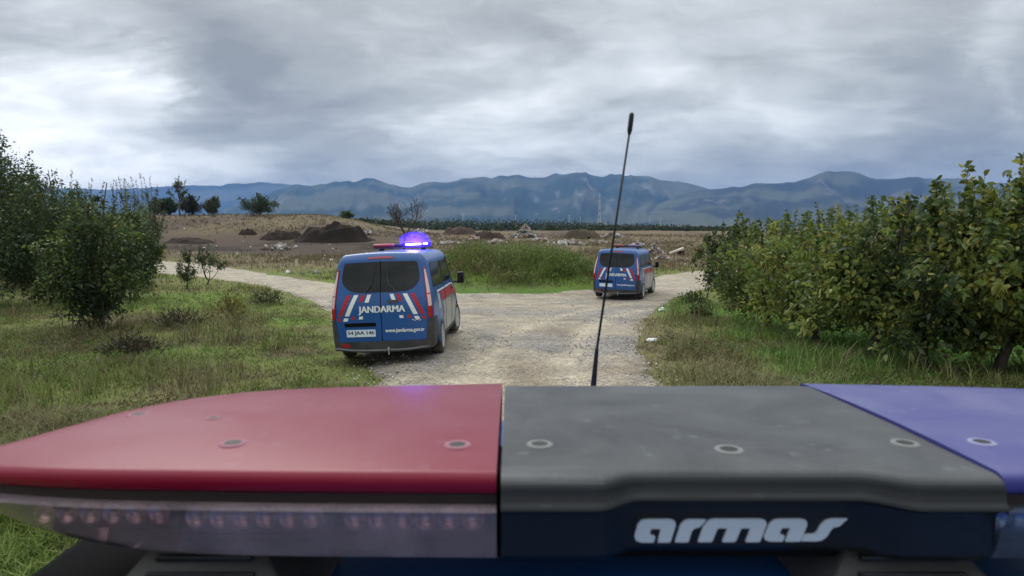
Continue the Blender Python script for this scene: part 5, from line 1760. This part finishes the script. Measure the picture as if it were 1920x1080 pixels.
# lettering of the centre face, drawn as letter outlines (units of the print's own height)
def glyphs():
    sc_ = 1 / 200.0
    L = []
    def R(p): return [((a - 50) * sc_, (285 - b) * sc_) for a, b in p]
    a1 = [(110, 280), (62, 262), (50, 225), (75, 125), (105, 92), (160, 85), (350, 85), (395, 100), (403, 135), (365, 270), (355, 280), (252, 280), (275, 165), (192, 165), (180, 205), (195, 218), (232, 228), (218, 280)]
    L.append(R(a1))
    L.append(R([(400, 278), (440, 135), (480, 92), (520, 85), (665, 88), (610, 150), (570, 160), (545, 180), (518, 278)]))
    L.append(R([(600, 276), (640, 140), (680, 95), (715, 82), (1130, 82), (1175, 95), (1185, 125), (1140, 265), (1128, 276), (1010, 276), (1050, 160), (968, 160), (930, 262), (918, 276), (808, 276), (850, 160), (765, 160), (722, 276)]))
    L.append(R([(1225, 272), (1180, 258), (1165, 230), (1205, 125), (1245, 90), (1290, 82), (1480, 82), (1525, 96), (1535, 130), (1490, 262), (1478, 272), (1352, 272), (1392, 158), (1318, 158), (1300, 200), (1315, 215), (1350, 222), (1332, 272)]))
    L.append(R([(1492, 268), (1515, 212), (1600, 208), (1622, 190), (1650, 130), (1690, 92), (1740, 80), (1880, 78), (1810, 145), (1762, 152), (1742, 175), (1710, 232), (1670, 262), (1620, 270)]))
    return L
W_logo, x_l = (1590 - 1191) / FPX, 1191
yl = .442 * S + .012
def logo_pt(u, v):
    # place on the face under the lip: u runs 0..9.15 print heights, v 0..1
    yy = .442 * S + .012 + .0005
    dl = yy * math.cos(PITCH) + .05 * math.sin(PITCH)
    return u, v
lg_h = .0168 * S
for g in glyphs():
    bm = bmesh.new()
    vs = []
    for u, v in rounded(g, .05, 3):
        x = .1115 + u * .0211
        z = ZB - .0725 + v * .0232
        vs.append(bm.verts.new((x, .442 * S + .0122 + (ZB - z - .036) * .08, z)))
    from mathutils.geometry import tessellate_polygon
    for tri in tessellate_polygon([[v_.co.xzy for v_ in vs]]): bm.faces.new([vs[i_] for i_ in tri])
    r = bmesh.ops.extrude_face_region(bm, geom=bm.faces[:])
    for vv in r['geom']:
        if isinstance(vv, bmesh.types.BMVert): vv.co.y -= .0022
    bpart('letter', bm_mesh('letter', bm), M_logo)

# countersunk screws with a ring of dust
M_hole = mat_basic('screw_hole', (.006, .005, .006), .6)
def ring_mat(name, c):
    return mat_basic(name, c, .9, noise=.3, nscale=400)
M_ring = {'r': ring_mat('dust_ring_red', (.27, .12, .15)), 'k': ring_mat('dust_ring_black', (.165, .17, .17)), 'b': ring_mat('dust_ring_blue', (.22, .22, .36))}
for px, py, c, sz in ((437, 831, 'r', 1), (858, 834, 'r', 1), (259, 777, 'r', .9), (400, 784, 'r', .6), (1012, 833, 'k', 1), (1367, 843, 'k', 1.05), (1697, 831, 'k', 1), (1841, 829, 'b', .95)):
    hit = min((h for h in (T_.ray_cast(Vector((0, 0, CAM_H)), pix_dir(px, py)) for T_ in CAST) if h[0] is not None), key=lambda h: h[3])
    q_ = hit[1].to_track_quat('Z', 'Y').to_matrix().to_4x4() if hit[1].z > 0 else (-hit[1]).to_track_quat('Z', 'Y').to_matrix().to_4x4()
    MX = Matrix.Translation(hit[0]) @ q_
    bm = bmesh.new(); add_lathe(bm, [(.0080 * sz, .0003), (.0084 * sz, .0009), (.0100 * sz, .0009), (.0130 * sz, .0006), (.0142 * sz, -.001)], 'Z', 24)
    bmesh.ops.transform(bm, matrix=MX, verts=bm.verts)
    sc0 = bpart('screw', bm_mesh('screw', bm), M_ring[c], smooth=True)
    bm = bmesh.new(); add_lathe(bm, [(0, .0006), (.004 * sz, .0006), (.0082 * sz, .0008), (.0082 * sz, -.001)], 'Z', 20)
    bmesh.ops.transform(bm, matrix=MX, verts=bm.verts)
    bpart('screw_hole', bm_mesh('screw_hole', bm), M_hole, sc0)

# slotted mounting feet
for sgn in (1, -1):
    x0 = .372 if sgn > 0 else 2 * CX - .372 - .32
    y0, zt, zbm = .660, ZB - .0885, ZB - .150
    bm = bmesh.new()
    add_box(bm, (x0, y0, (zt + zbm) / 2), (.115, .10, zt - zbm), None, .004)
    for v in bm.verts:
        if v.co.z < (zt + zbm) / 2: v.co.x = x0 + (v.co.x - x0) * 1.75; v.co.y = y0 + (v.co.y - y0) * (1.9 if v.co.y < y0 else 1)
    ft = bpart('mounting_foot', bm_mesh('mounting_foot', bm), M_black)
    for q in range(5):
        f_ = (q + .5) / 5
        zz = zt + (zbm - zt) * f_
        yy = y0 - .05 - .045 * f_
        bm = bmesh.new(); add_box(bm, (x0, yy - .0015, zz), (.085 + .05 * f_, .006, .0055), None, .0015)
        bpart('rib', bm_mesh('rib', bm), M_barblk, ft)

# modest shading by angle on lofted parts
for o in bar_root.children:
    if o.name.split('.')[0] in ('red_cover', 'blue_cover', 'centre_cover', 'clear_lens', 'gasket'):
        me = o.data
        me.polygons.foreach_set('use_smooth', [True] * len(me.polygons))
        me.set_sharp_from_angle(angle=math.radians(50))
BODY.set_sharp_from_angle(angle=math.radians(40))
